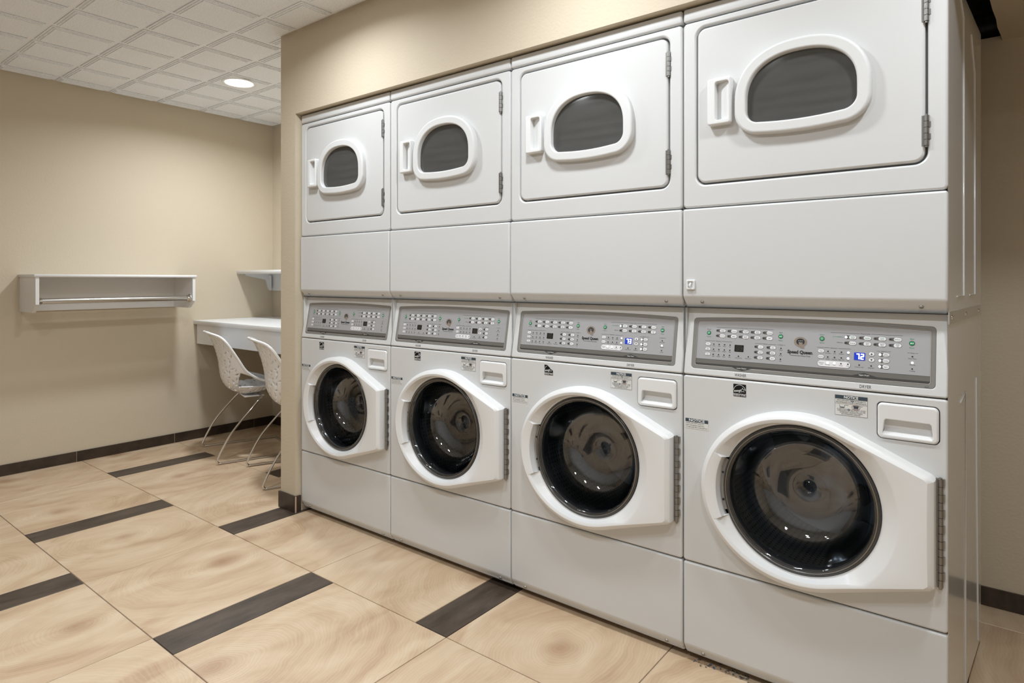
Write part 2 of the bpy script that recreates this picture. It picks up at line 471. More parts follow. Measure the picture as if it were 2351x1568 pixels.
_TXT = {}
def text_mesh(s, bold, align):
    key = (s, bold, align)
    if key not in _TXT:
        cu = bpy.data.curves.new('txt', 'FONT'); cu.body = s; cu.size = 1; cu.align_x = align; cu.align_y = 'CENTER'
        cu.offset = bold; cu.resolution_u = 2; cu.fill_mode = 'FRONT'
        ob = bpy.data.objects.new('txt', cu)
        me = bpy.data.meshes.new_from_object(ob)
        v = [(q.co.x, q.co.y) for q in me.vertices]; f = []
        for pl in me.polygons:
            p = [v[i] for i in pl.vertices]
            f.append(tuple(pl.vertices) if area2(p) > 0 else tuple(reversed(pl.vertices)))
        bpy.data.objects.remove(ob); bpy.data.curves.remove(cu); bpy.data.meshes.remove(me)
        _TXT[key] = (v, f)
    return _TXT[key]

_CACHE = {}
def part(name, key, fn, mats, parent, **kw):
    if key not in _CACHE: _CACHE[key] = fn().mesh(name, mats)
    return link(name, _CACHE[key], parent, **kw)

def catmull(pts, n):
    P = [Vector(p) for p in pts]; out = []
    for i in range(len(P) - 1):
        p0 = P[max(0, i - 1)]; p1 = P[i]; p2 = P[i + 1]; p3 = P[min(len(P) - 1, i + 2)]
        for k in range(n):
            t = k / n
            out.append(0.5 * ((2 * p1) + (-p0 + p2) * t + (2 * p0 - 5 * p1 + 4 * p2 - p3) * t * t + (-p0 + 3 * p1 - 3 * p2 + p3) * t ** 3))
    out.append(P[-1]); return out

# ================================================================ SETTING
# ---- floor: grout bed with separate end-grain tiles and dark strips
T, S, L = 0.6123, 0.1486, 0.6059
FX, FY = -1.5042, -0.3685
PER = S + 2 * T
floor = struct(MB().box(XL - 0.1, XR + 0.1, YF - 0.1, YB + 0.1, -0.06, -0.0035).build('floor', 'grout'))
def clip_box(x0, x1, y0, y1):
    return max(x0, XL), min(x1, XR), max(y0, YF), min(y1, YB)
def floor_piece(name, x0, x1, y0, y1, mat):
    g = 0.0016
    cxx, cyy = (x0 + x1) / 2, (y0 + y1) / 2
    a, b, c, d = clip_box(x0, x1, y0, y1)
    if b - a < 0.02 or d - c < 0.02: return
    key = (name, round(a - cxx, 3), round(b - cxx, 3), round(c - cyy, 3), round(d - cyy, 3))
    def fn():
        m = MB(); X0, X1, Y0, Y1 = a - cxx + g, b - cxx - g, c - cyy + g, d - cyy - g; h = 0.0012
        v = [(X0, Y0, -0.008), (X1, Y0, -0.008), (X1, Y1, -0.008), (X0, Y1, -0.008),
             (X0, Y0, -h), (X1, Y0, -h), (X1, Y1, -h), (X0, Y1, -h),
             (X0 + h, Y0 + h, 0), (X1 - h, Y0 + h, 0), (X1 - h, Y1 - h, 0), (X0 + h, Y1 - h, 0)]
        f = [(8, 9, 10, 11)]
        for k in range(4):
            l = (k + 1) % 4
            f += [(k, l, 4 + l, 4 + k), (4 + k, 4 + l, 8 + l, 8 + k)]
        return m.add(v, f)
    part(name, key, fn, mat, floor, loc=(cxx, cyy, 0))
for c in range(-6, 4):
    y0 = FY + c * L; y1 = y0 + L
    if y1 < YF or y0 > YB: continue
    base = FX if c % 2 == 0 else FX + S + T
    for k in range(-2, 6):
        x = base + k * PER
        floor_piece('floor_strip', x, x + S, y0, y1, 'dark_tile')
        floor_piece('floor_tile', x + S, x + S + T, y0, y1, 'floor_tile')
        floor_piece('floor_tile', x + S + T, x + PER, y0, y1, 'floor_tile')

# ---- walls
def wall(name, *b, mat='wall'):
    return struct(MB().box(*b).build(name, mat))
wall('wall_left', XL - 0.12, XL, YF - 0.1, YB + 0.12, -0.05, 2.6)
wall('wall_back', XL - 0.1, PX0 + 0.05, YB, YB + 0.12, -0.05, 2.6)
wall('wall_alcove_back', PX0 + 0.05, XR + 0.1, YB, YB + 0.10, -0.05, 2.068)
wall('wall_front', XL - 0.1, XR + 0.1, YF - 0.12, YF, -0.05, 2.6, mat='wall_bounce')
wall('wall_right', XR, XR + 0.12, YF - 0.1, YB + 0.12, -0.05, 2.6)
wall('wall_partition', PX0, PX1, PY, YB, -0.05, ZC + 0.1)
wall('wall_header', PX1, XR, PY, PY + 0.12, ZH, ZC + 0.1)

# alcove ceiling with a ragged cut-out for pipes near the back
mb = MB()
edge = [(2.752, 0.09), (2.795, 0.30), (2.808, 0.44), (2.8135, 0.56), (2.819, 0.66), (2.8265, 0.75), (2.829, 0.84), (2.838, 0.94), (2.842, 1.0)]
pl = edge + [(XR, 1.0), (XR, 0.09)]
v = [(a, b, ZA) for a, b in pl] + [(a, b, ZA + 0.016) for a, b in pl]
n = len(pl)
tr = tessellate_polygon([[Vector((a, b, 0)) for a, b in pl]])
fs = []
for t in tr:
    fs += [tuple(t), tuple(i + n for i in t)]
for i in range(n): fs.append((i, (i + 1) % n, n + (i + 1) % n, n + i))
mb.add(v, fs)
struct(mb.build('ceiling_alcove', 'wall_smooth'))
mb = MB()                                     # plenum above the alcove
mb.box(PX1, XR, 1.42, 1.44, 2.0, 2.62); mb.box(PX1, XR, 0.09, 1.44, 2.60, 2.62)
struct(mb.build('ceiling_plenum', 'plenum'))
mb = MB(); mb.tube([(x, 1.12, 2.145) for x in (0.1, 1, 2, 2.6, 3.2, 4.3)], 0.055, 16)
tag(mb.build('pipe', 'pipe'), 'dark speckled pipe seen through the gap above the back wall', 'pipe')

# ---- suspended ceiling
ceiling = struct(MB().box(XL - 0.1, XR + 0.1, YF - 0.1, YB + 0.1, ZC + 0.012, ZC + 0.05).build('ceiling', 'ceil_bar'))
CX0, CY0, CP = -0.279, -0.2235, 0.61
def bars():
    for k in range(-3, 9):
        x = CX0 + k * CP
        if not XL < x < XR: continue
        y1 = YB if x < PX0 else PY
        part('grid_bar', ('cbx', round(y1, 2)), lambda: MB().box(-0.012, 0.012, YF, y1, 0.0, 0.013), 'ceil_bar', ceiling, loc=(x, 0, ZC))
    for k in range(-6, 4):
        y = CY0 + k * CP
        if not YF < y < YB: continue
        x1 = PX0 if y > PY else XR
        part('grid_bar', ('cby', round(x1, 2)), lambda: MB().box(XL, x1, -0.012, 0.012, -0.0006, 0.013), 'ceil_bar', ceiling, loc=(0, y, ZC))
bars()
def pad(mb, x0, x1, y0, y1):
    mb.add([(x0, y0, 0.0008), (x1, y0, 0.0008), (x1, y1, 0.0008), (x0, y1, 0.0008)], [(3, 2, 1, 0)])
    for ins, za, zb in ((0.013, -0.0040, 0.0), (0.023, -0.0080, -0.0040), (0.032, -0.0115, -0.0080)):
        a, b, c, d = x0 + ins, x1 - ins, y0 + ins, y1 - ins
        if b - a < 0.004 or d - c < 0.004: break
        v = [(a, c, za), (b, c, za), (b, d, za), (a, d, za), (a, c, zb), (b, c, zb), (b, d, zb), (a, d, zb)]
        mb.add(v, [(3, 2, 1, 0), (0, 1, 5, 4), (1, 2, 6, 5), (2, 3, 7, 6), (3, 0, 4, 7)])
for i in range(-4, 8):
    for j in range(-7, 3):
        ox, oy = CX0 + i * CP, CY0 + j * CP
        rects = []
        for a in (0, 1):
            for b in (0, 1):
                x0, y0 = ox + a * CP / 2, oy + b * CP / 2; x1, y1 = x0 + CP / 2, y0 + CP / 2
                cand = [(max(x0, XL), min(x1, XR), max(y0, YF), min(y1, PY)), (max(x0, XL), min(x1, PX0), max(y0, PY), min(y1, YB))]
                if x1 <= PX0: cand = [(max(x0, XL), x1, max(y0, YF), min(y1, YB))]
                for q in cand:
                    if q[1] - q[0] > 0.03 and q[3] - q[2] > 0.03: rects.append(q)
        if not rects: continue
        key = ('ct',) + tuple(round(w, 3) for q in rects for w in (q[0] - ox, q[1] - ox, q[2] - oy, q[3] - oy))
        def fn():
            m = MB()
            for q in rects: pad(m, q[0] - ox, q[1] - ox, q[2] - oy, q[3] - oy)
            return m
        part('ceiling_tile', key, fn, 'ceil_tile', ceiling, loc=(ox, oy, ZC))

# ---- tiled skirting
BH, BT = 0.068, 0.010
def skirting(name, p0, p1, nrm, first, step=0.615, h=BH):
    # runs from p0 to p1 (x, y); nrm points into the room
    d = Vector((p1[0] - p0[0], p1[1] - p0[1])); ln = d.length; d.normalize()
    nn = Vector(nrm)
    def pt(t, o): q = Vector(p0) + d * t + nn * o; return q
    def blk(t0, t1, o0, o1, z0, z1):
        c = [pt(t0, o0), pt(t1, o0), pt(t1, o1), pt(t0, o1)]
        v = [(q.x, q.y, z) for z in (z0, z1) for q in c]
        m = MB(); m.add(v, [(0, 3, 2, 1), (4, 5, 6, 7), (0, 1, 5, 4), (1, 2, 6, 5), (2, 3, 7, 6), (3, 0, 4, 7)])
        return m
    root = struct(blk(0, ln, 0, BT - 0.0025, 0, h - 0.001).build(name, 'bb_grout'))
    cuts = [0.0]; t = first
    while t < ln - 0.01:
        if t > 0.01: cuts.append(t)
        t += step
    cuts.append(ln)
    for a, b in zip(cuts, cuts[1:]):
        blk(a + 0.0015, b - 0.0015, 0, BT, 0.002, h).build('baseboard_tile', 'bb_tile', root)
skirting('baseboard_left', (XL, YF), (XL, YB), (1, 0), (-0.399 - YF) % 0.615)
skirting('baseboard_back', (XL, YB), (PX0, YB), (0, -1), 0.33)
skirting('baseboard_alcove', (2.9 - 0.615 * 2, YB), (XR, YB), (0, -1), 0.615 * 2.6)
skirting('baseboard_partition_left', (PX0, PY), (PX0, YB), (-1, 0), 0.615)
skirting('baseboard_partition_front', (PX0 - BT, PY), (PX1 + BT, PY), (0, -1), 5, h=0.083)
skirting('baseboard_partition_right', (PX1, PY), (PX1, PY + 0.028), (1, 0), 5, h=0.083)

# ---- recessed downlights
def downlight(i, x, y, k):
    seen = [
        'round lit downlight in the ceiling over the desk niche', 'round lit downlight in front of the header over the stack by the partition',
        'round lit downlight in front of the header between the middle stacks', 'round lit downlight in front of the header past the end stack']
    off = '' if i == 0 else '_offscreen'              # only the first is in the picture
    r = empty('ceiling_downlight' + off, (x, y, ZC - 0.011))
    if i < 4: tag(r, seen[i], 'downlight', 'recessed ceiling downlights')
    else: tag(r, 'round lit downlight over the open floor away from the header', 'downlight', 'recessed ceiling downlights')
    def trim():
        m = MB(); n = 40; prof = [(0.104, 0.0), (0.103, -0.003), (0.098, -0.005), (0.086, -0.004), (0.082, 0.0)]
        vs = []; fs = []
        for rr, z in prof:
            for k in range(n): vs.append((rr * math.cos(2 * PI * k / n), rr * math.sin(2 * PI * k / n), z))
        for a in range(len(prof) - 1):
            for k in range(n):
                l = (k + 1) % n; fs.append((a * n + k, (a + 1) * n + k, (a + 1) * n + l, a * n + l))
        return m.add(vs, fs, True)
    part('trim_ring', 'dl_trim', trim, 'lamp_trim', r)
    def lens():
        n = 40; return MB().add([(0.084 * math.cos(2 * PI * k / n), 0.084 * math.sin(2 * PI * k / n), -0.002) for k in range(n)], [tuple(reversed(range(n)))])
    part('lens' + off, 'dl_lens', lens, 'lens', r)
    ld = bpy.data.lights.new('downlight_lamp' + off, 'AREA'); ld.shape = 'DISK'; ld.size = 0.16
    ld.energy = LAMP_POWER * k; ld.color = (0.92, 0.98, 1.04); ld.spread = LAMP_SPREAD
    lo = bpy.data.objects.new('downlight_lamp' + off, ld); COL.objects.link(lo); lo.parent = r; lo.location = (0, 0, -0.008)
for i, (x, y, *k) in enumerate(LAMPS): downlight(i, x, y, k[0] if k else 1.0)

# ================================================================ STACKED WASHER DRYERS
DCX, DCZ = 0.339, 0.559               # washer door centre
TILT = -math.atan2(0.038, 0.208); CQ = 0.2114

def window_outline(grow=0.0):
    cx, h = 0.3445, 0.1435
    z0, zs, zt = 1.616, 1.688, 1.808
    out = []
    rb = 0.036
    for k in range(9):                                    # bottom-left corner
        t = PI + PI / 2 * k / 8; out.append((cx - h + rb + rb * math.cos(t), z0 + 0.006 + rb + rb * math.sin(t)))
    for k in range(1, 8):                                 # slightly bowed bottom
        x = cx - h + rb + (2 * h - 2 * rb) * k / 8; out.append((x, z0 + 0.006 * (2 * k / 8 - 1) ** 2))
    for k in range(9):
        t = 1.5 * PI + PI / 2 * k / 8; out.append((cx + h - rb + rb * math.cos(t), z0 + 0.006 + rb + rb * math.sin(t)))
    for k in range(33):                                   # arched top
        t = PI * k / 32; c, s = math.cos(t), math.sin(t); e = 0.86
        out.append((cx + h * math.copysign(abs(c) ** e, c), zs + (zt - zs) * abs(s) ** e))
    return offset(ccw(out), grow) if grow else ccw(out)

def hull(pts):
    pts = sorted(set(pts)); 
    def half(ps):
        h = []
        for p in ps:
            while len(h) > 1 and (h[-1][0] - h[-2][0]) * (p[1] - h[-2][1]) - (h[-1][1] - h[-2][1]) * (p[0] - h[-2][0]) <= 0: h.pop()
            h.append(p)
        return h
    a = half(pts); b = half(pts[::-1]); return a[:-1] + b[:-1]
def radial(poly, cx, cz, t):
    dx, dz = math.cos(t), math.sin(t); best = 0
    for i in range(len(poly)):
        a, b = poly[i], poly[(i + 1) % len(poly)]
        ex, ez = b[0] - a[0], b[1] - a[1]
        den = dx * ez - dz * ex
        if abs(den) < 1e-12: continue
        r = ((a[0] - cx) * ez - (a[1] - cz) * ex) / den; u = ((a[0] - cx) * dz - (a[1] - cz) * dx) / den
        if r > 0 and -1e-9 <= u <= 1 + 1e-9: best = max(best, r)
    return best

def washer_door_mesh():
    oval = []
    for k in range(180):
        t = 2 * PI * k / 180; c, s = math.cos(t), math.sin(t)
        oval.append((DCX + (0.268 if c < 0 else 0.262) * c, DCZ + 0.241 * s))
    hp = [(0.652, 0.684), (0.660, 0.676), (0.660, 0.413), (0.652, 0.405)]
    out = hull(oval + hp)
    t0, t1 = math.radians(155.5), math.radians(204)
    angs = []
    base = [2 * PI * k / 144 for k in range(144)]
    for a in [math.atan2(z - DCZ, x - DCX) % (2 * PI) for x, z in hp]: base.append(a)
    for a in sorted(base):
        if min(abs(a - t0), abs(a - t1)) < 0.02: continue
        angs.append((a, t0 < a < t1))
    angs += [(t0 - 1e-4, False), (t0 + 0.012, True), (t1 - 0.012, True), (t1 + 1e-4, False)]
    angs.sort()
    rings = []
    YD = -0.046
    for a, grip in angs:
        R = radial(out, DCX, DCZ, a)
        ri = 0.2035
        col = [(R, 0.002), (R, YD + 0.018), (R - 0.0022, YD + 0.010), (R - 0.007, YD + 0.0045), (R - 0.016, YD)]
        rc = min(R - 0.020, 0.249)
        if grip:
            col += [(rc, YD + 0.001), (0.226, YD + 0.002), (0.220, YD + 0.005), (0.218, YD + 0.012), (0.217, YD + 0.040)]
        else:
            col += [(rc, YD + 0.0004), (rc - 0.006, YD + 0.0030), (ri + 0.008, YD + 0.0265), (ri + 0.003, YD + 0.029), (ri, YD + 0.040)]
        rings.append([(DCX + r * math.cos(a), y, DCZ + r * math.sin(a)) for r, y in col])
    m = MB(); nr = len(rings); nc = len(rings[0])
    vs = [q for rg in rings for q in rg]; fs = []
    for i in range(nr):
        j = (i + 1) % nr
        for k in range(nc - 1): fs.append((i * nc + k, i * nc + k + 1, j * nc + k + 1, j * nc + k))
    m.add(vs, fs, True); m.sharp = math.radians(24); return m

def screw_mesh(r=0.0055):
    m = MB(); m.lathe([(r, 0.002), (r, -0.001), (r * 0.75, -0.0025), (0.0001, -0.003)], n=12)
    m.box(-r * 0.7, r * 0.7, -0.0034, -0.0028, -0.0006, 0.0006, 1); return m
def hinge_mesh(h, n):
    m = MB()
    for k in range(n):
        z0, z1 = h * k / n + 0.0006, h * (k + 1) / n - 0.0006
        rr = 0.0058
        vs = [(rr * math.cos(2 * PI * i / 12), rr * math.sin(2 * PI * i / 12), z) for z in (z0, z1) for i in range(12)]
        m.add(vs, [(i, (i + 1) % 12, 12 + (i + 1) % 12, 12 + i) for i in range(12)], True)
        m.add(vs[:12], [tuple(reversed(range(12)))]); m.add(vs[12:], [tuple(range(12))])
        if k % 2: m.box(0.002, 0.0095, 0.001, 0.0065, z0, z1, 0)
    m.tube([(0, 0, -0.004), (0, 0, h + 0.003)], 0.0035, 8)
    m.box(-0.010, -0.004, 0.0, 0.007, 0.0, h, 1)
    return m

# ---- console lettering and buttons (x, q on the tilted console face)
def pill(x0, x1, z, h, n=8):
    r = h / 2; out = []
    for k in range(n + 1):
        t = -PI / 2 + PI * k / n; out.append((x1 - r + r * math.cos(t), z + r * math.sin(t)))
    for k in range(n + 1):
        t = PI / 2 + PI * k / n; out.append((x0 + r + r * math.cos(t), z + r * math.sin(t)))
    return out
def tear(x0, x1, z, h0, h1, n=6):
    out = []
    for k in range(n + 1):
        t = -PI / 2 + PI * k / n; out.append((x1 - h1 / 2 + h1 / 2 * math.cos(t), z + h1 / 2 * math.sin(t)))
    for k in range(n + 1):
        t = PI / 2 + PI * k / n; out.append((x0 + h0 / 2 + h0 / 2 * math.cos(t), z + h0 / 2 * math.sin(t)))
    return out
PY0 = 0.0040      # overlay depth below the console face
def btn_led(w, lit=False):
    def fn():
        m = MB(); m.poly(tear(0, w, 0, 0.0072, 0.0112), -0.0002, 0)
        m.slab(pill(w * 0.38, w - 0.0007, 0, 0.0096), (), -0.0010, 0.0, 0.0004, 2, 1)
        m.disc(0.0042, 0, 0.0022, -0.0004, 10, 2); return m
    return fn
def btn_pill():
    m = MB(); m.poly(pill(0, 0.0175, 0, 0.0108), -0.0002, 0); m.slab(pill(0.0007, 0.0168, 0, 0.0094), (), -0.0010, 0, 0.0004, 2, 1); return m
def btn_round():
    m = MB(); m.disc(0, 0, 0.0068, -0.0002, 20, 0); m.slab(circ(0, 0, 0.0052, 20), (), -0.0012, 0, 0.0005, 2, 1); return m

ROWS = {'w1': ['Heavy|Duty', 'Whites', 'Normal|Eco', 'Perm|Press', 'Delicate'], 'w2': ['Favorite', 'Bulky', 'Quick|Wash', 'Rinse|& Spin', 'Spin'],
        'wo': [['Soak', 'Pre|Wash'], ['Second|Rinse', 'Extra|Rinse'], ['Delay|Start', 'Signal']],
        'd1': ['Heavy|Duty', 'Regular', 'Perm|Press', 'Delicate'], 'd2': ['Favorite', 'Time|Dry', 'Quick|Dry', 'Fluff|Up'],
        'do': ['Auto|Wrinkle', 'EcoDry', 'Signal']}
WX = [0.0955, 0.130, 0.1645, 0.199, 0.2335]; DX = [0.4495, 0.4845, 0.519, 0.554]
QZ = (0.0972, 0.0815, 0.0658)
def on_button(m, s, x, z, size, mi, y):
    ls = s.split('|')
    for k, t in enumerate(ls):
        zz = z + (0.0019 if k == 0 else -0.0019) if len(ls) == 2 else z
        m.text(t, x, zz, size, y, mi)
def lettering():
    # 0 dark ink, 1 green, 2 white, 3 black ink, 4 tan
    m = MB(); y = -0.0003; yb = -0.0013; sm = 0.0040
    for r, z in (('w1', 0.1394), ('w2', 0.1235)):
        for s, x in zip(ROWS[r], WX): on_button(m, s, x + 0.0205, z, sm, 3, yb)
    for r, z, mi in (('d1', 0.1387, 1), ('d2', 0.1231, 3)):
        for s, x in zip(ROWS[r], DX): on_button(m, s, x + 0.0205, z, sm, mi, yb)
    for k, row in enumerate(ROWS['wo']):
        for s, x in zip(row, (0.212, 0.2465)): on_button(m, s, x + 0.018, QZ[k], 0.0036, 0, yb)
    for k, s in enumerate(ROWS['do']): on_button(m, s, 0.531 + 0.018, QZ[k], 0.0036, 0, yb)
    for k, s in enumerate(('Temp', 'Spin|Speed', 'Soil|Level')): on_button(m, s, 0.0735, QZ[k], 0.0036, 0, yb)
    for k, s in enumerate(('Temp', 'Dryness')): on_button(m, s, 0.3927, QZ[k], 0.0036, 0, yb)
    on_button(m, 'Moisture|Level', 0.3945, 0.0634, 0.0036, 0, yb)
    # ruled headings
    def head(t, x0, x1, z, gap, mi=0):
        c = (x0 + x1) / 2
        m.box(x0, c - gap, y, y + 0.0001, z - 0.0003, z + 0.0003, mi); m.box(c + gap, x1, y, y + 0.0001, z - 0.0003, z + 0.0003, mi)
        m.text(t, c, z, 0.0042, y, mi)
    head('Preset Cycles', 0.0955, 0.264, 0.1497, 0.0135); head('Preset Cycles', 0.415, 0.585, 0.1497, 0.0135)
    head('Selections', 0.0635, 0.1465, 0.1070, 0.0105); head('Selections', 0.382, 0.4665, 0.1070, 0.0105)
    head('Options', 0.213, 0.273, 0.1068, 0.0085); head('Options', 0.5275, 0.560, 0.1062, 0.0085)
    head('Status', 0.277, 0.298, 0.1068, 0.0066); head('Status', 0.5965, 0.6195, 0.1062, 0.0066)
    for x, a in ((0.0738, 0), (0.394, 0)):
        m.text('Power', x, 0.1421, 0.0046, y, 1 if x > 0.2 else 0); m.text('Cancel', x, 0.1200, 0.0046, y, 1)
        ring = [(x + 0.0024 * math.cos(t), 0.1312 + 0.0024 * math.sin(t)) for t in [PI * 0.65 + 1.7 * PI * k / 14 for k in range(15)]]
        m.tube([(a1, -0.0014, b1) for a1, b1 in ring], 0.0004, 4, mi=2); m.box(x - 0.0004, x + 0.0004, -0.0015, -0.0013, 0.1316, 0.1342, 2)
    for x in (0.2848, 0.6060):
        m.text('Start', x, 0.1425, 0.0048, y, 1, bold=0.012); m.text('Pause', x, 0.1196, 0.0048, y, 1)
        m.poly([(x - 0.0030, 0.1287), (x + 0.0006, 0.1309), (x - 0.0030, 0.1331)], -0.0014, 2)
        for dx in (0.0014, 0.0030): m.box(x + dx, x + dx + 0.0008, -0.0015, -0.0013, 0.1290, 0.1328, 2)
    m.text('AUTO SENSING', 0.446, 0.1387, 0.0036, y, 1, align='RIGHT'); m.text('MANUAL', 0.446, 0.1231, 0.0036, y, 0, align='RIGHT')
    wl = [('Cold', 'Cool', 'Warm', 'Hot'), ('No Spin', 'Low', 'Medium', 'High'), ('Light', 'Medium', 'Heavy', 'Max')]
    dl = [('No Heat', 'Low', 'Medium', 'High'), ('Damp', 'Less Dry', 'Near Dry', 'Dry'), ('Sensing', 'Wet', 'Damp', 'Dry')]
    for k in range(3):
        for j in range(4):
            m.text(wl[k][j], 0.091 + j * 0.0166, QZ[k] - 0.0052, 0.0037, y, 0)
            m.text(dl[k][j], 0.4103 + j * 0.0167, QZ[k] - 0.0050, 0.0037, y if k < 2 else yb, 0)
    for t, x in (('Control Lock', 0.1675), ('Door Lock', 0.1965), ('Control Lock', 0.4873), ('Extended', 0.5155)): m.text(t, x, 0.0606, 0.0038, y, 0)
    for k, t in enumerate(('Wash', 'Rinse', 'Spin')): m.text(t, 0.2870, QZ[k] - 0.0052, 0.0038, y, 0)
    for k, t in enumerate(('Door Open', 'Heating', 'Cooling')): m.text(t, 0.6075, QZ[k] - 0.0052, 0.0038, y, 0)
    m.text('Speed Queen', 0.3378, 0.0893, 0.0128, y, 3, bold=0.055, fit=0.066)
    m.disc(0.3722, 0.0862, 0.0007, y, 8, 3)
    m.text('Commercial Heavy Duty', 0.3390, 0.0797, 0.0056, y, 0, fit=0.0535)
    m.text('Lower Washer', 0.180, 0.0298, 0.0046, 0.0002 - PY0, 2, bold=0.01); m.text('Upper Dryer', 0.4995, 0.0398, 0.0046, y - 0.0003, 2, bold=0.01)
    return m
def logo():
    # a Q whose tail is a pointing hand
    m = MB(); cx, cz = 0.3385, 0.1185
    m.poly([(cx + 0.0174 * math.cos(2 * PI * k / 40), cz + 0.0145 * math.sin(2 * PI * k / 40)) for k in range(40)], -0.0004, 0)
    m.poly([(cx + 0.0112 * math.cos(2 * PI * k / 32), cz + 0.0006 + 0.0094 * math.sin(2 * PI * k / 32)) for k in range(32)], -0.0006, 1)
    m.poly([(cx - 0.0042, cz + 0.0004), (cx - 0.0046, cz - 0.0042), (cx + 0.0005, cz - 0.0170), (cx + 0.0115, cz - 0.0172), (cx + 0.0066, cz - 0.0075), (cx + 0.0050, cz + 0.0002),
            (cx + 0.0032, cz - 0.0022), (cx + 0.0014, cz + 0.0006), (cx - 0.0006, cz - 0.0022), (cx - 0.0024, cz + 0.0008)], -0.0008, 0)
    for dx in (-0.0042, 0.0, 0.0042): m.disc(cx + dx, cz + 0.0035, 0.0009, -0.0008, 8, 2)
    return m
def leds(which):
    # which: 'off' -> positions that are dark, 'on' -> lit
    lit = {(0.4605, QZ[0]), (0.4605, QZ[1]), (0.4103, QZ[2]), (0.427, QZ[2]), (0.6075, QZ[1])}
    m = MB()
    allp = [(0.091 + j * 0.0166, QZ[k]) for k in range(3) for j in range(4)] + [(0.1675, QZ[2]), (0.1965, QZ[2]), (0.4873, QZ[2]), (0.5155, QZ[2])]
    allp += [(0.2870, z) for z in QZ]
    dry = [((0.4103, 0.427, 0.4437, 0.4605)[j], QZ[k]) for k in range(3) for j in range(4)] + [(0.6075, z) for z in QZ]
    if which == 'all_off': pts = allp + dry
    elif which == 'off': pts = allp + [p for p in dry if p not in lit]
    else: pts = [p for p in dry if p in lit]
    for x, z in pts: m.disc(x, z, 0.0020 if which != 'on' else 0.0027, -0.0012 if z == QZ[2] and 0.4 < x < 0.47 else -0.0004, 12)
    return m
def lit_row():
    m = MB()
    for x, z in [(DX[0], 0.1387)] + [(0.531, z) for z in QZ]:
        m.poly(tear(x, x + 0.013, z, 0.0072, 0.0106), -0.0005, 1)
        m.disc(x + 0.0042, z, 0.0030, -0.0008, 14, 0)
    return m
SEG = {'7': 'abc', '2': 'abged', '3': 'abgcd', '8': 'abcdefg'}
def digits(s):
    def fn():
        m = MB(); w, h, t = 0.0086, 0.0156, 0.0027
        for i, c in enumerate(s):
            x0 = -0.0091 + i * 0.0104; z0 = -h / 2
            def sg(a, b, c_, d):
                m.box(x0 + a, x0 + b, -0.0004, 0, z0 + c_, z0 + d)
            S_ = {'a': (0.001, w - 0.001, h - t, h), 'g': (0.001, w - 0.001, h / 2 - t / 2, h / 2 + t / 2), 'd': (0.001, w - 0.001, 0, t),
                  'b': (w - t, w, h / 2, h - 0.0006), 'c': (w - t, w, 0.0006, h / 2), 'f': (0, t, h / 2, h - 0.0006), 'e': (0, t, 0.0006, h / 2)}
            for k in SEG[c]: sg(*S_[k])
        return m
    return fn

def trim_outline(d=0.0):
    x0, x1, z0, zc, arch = 0.0255 + d, 0.6580 - d, 0.0193 + d, 0.1762 - d * 0.8, 0.0072
    out = rrect(x0, z0, x1, zc, 0.010 - d * 0.4, 5)
    top = []
    for k in range(1, 16):
        u = k / 16; x = x1 - 0.012 - (x1 - x0 - 0.024) * u; top.append((x, zc + arch * 4 * u * (1 - u)))
    # rrect order: bl, br, tr, tl ; insert the arch between tr and tl
    return out[:18] + top + out[18:]

def console_housing():
    m = MB()
    m.slab(rrect(0.0025, -0.0005, 0.6835, CQ + 0.004, (0.006, 0.006, 0.004, 0.004), 4), [trim_outline()], 0.0, 0.045, 0.004, 3, rh=0.002, back=True); return m
def console_trim():
    m = MB(); m.slab(trim_outline(0.0002), [trim_outline(0.0100)], 0.0014, 0.012, 0.0012, 2, 0)
    m.slab(trim_outline(0.0098), [trim_outline(0.0118)], 0.0010, 0.012, 0.0006, 2, 1)
    m.poly([(0.148, 0.0330), (0.180, 0.0232), (0.212, 0.0330)], 0.0005, 2); return m
def console_panel():
    m = MB(); o = trim_outline(0.0116)
    m.poly(o, 0.0, 0)
    x0, x1 = 0.0375, 0.6465
    m.box(x0, x1, -0.0002, 0, 0.0496, 0.0506, 2)
    m.box(x0, x1, -0.0002, 0, 0.0375, 0.0496, 1); m.box(x0, x1, -0.0003, 0, 0.0314, 0.0375, 2)
    m.poly([(0.469, 0.0370), (0.4995, 0.0462), (0.531, 0.0370)], -0.0004, 2)
    return m

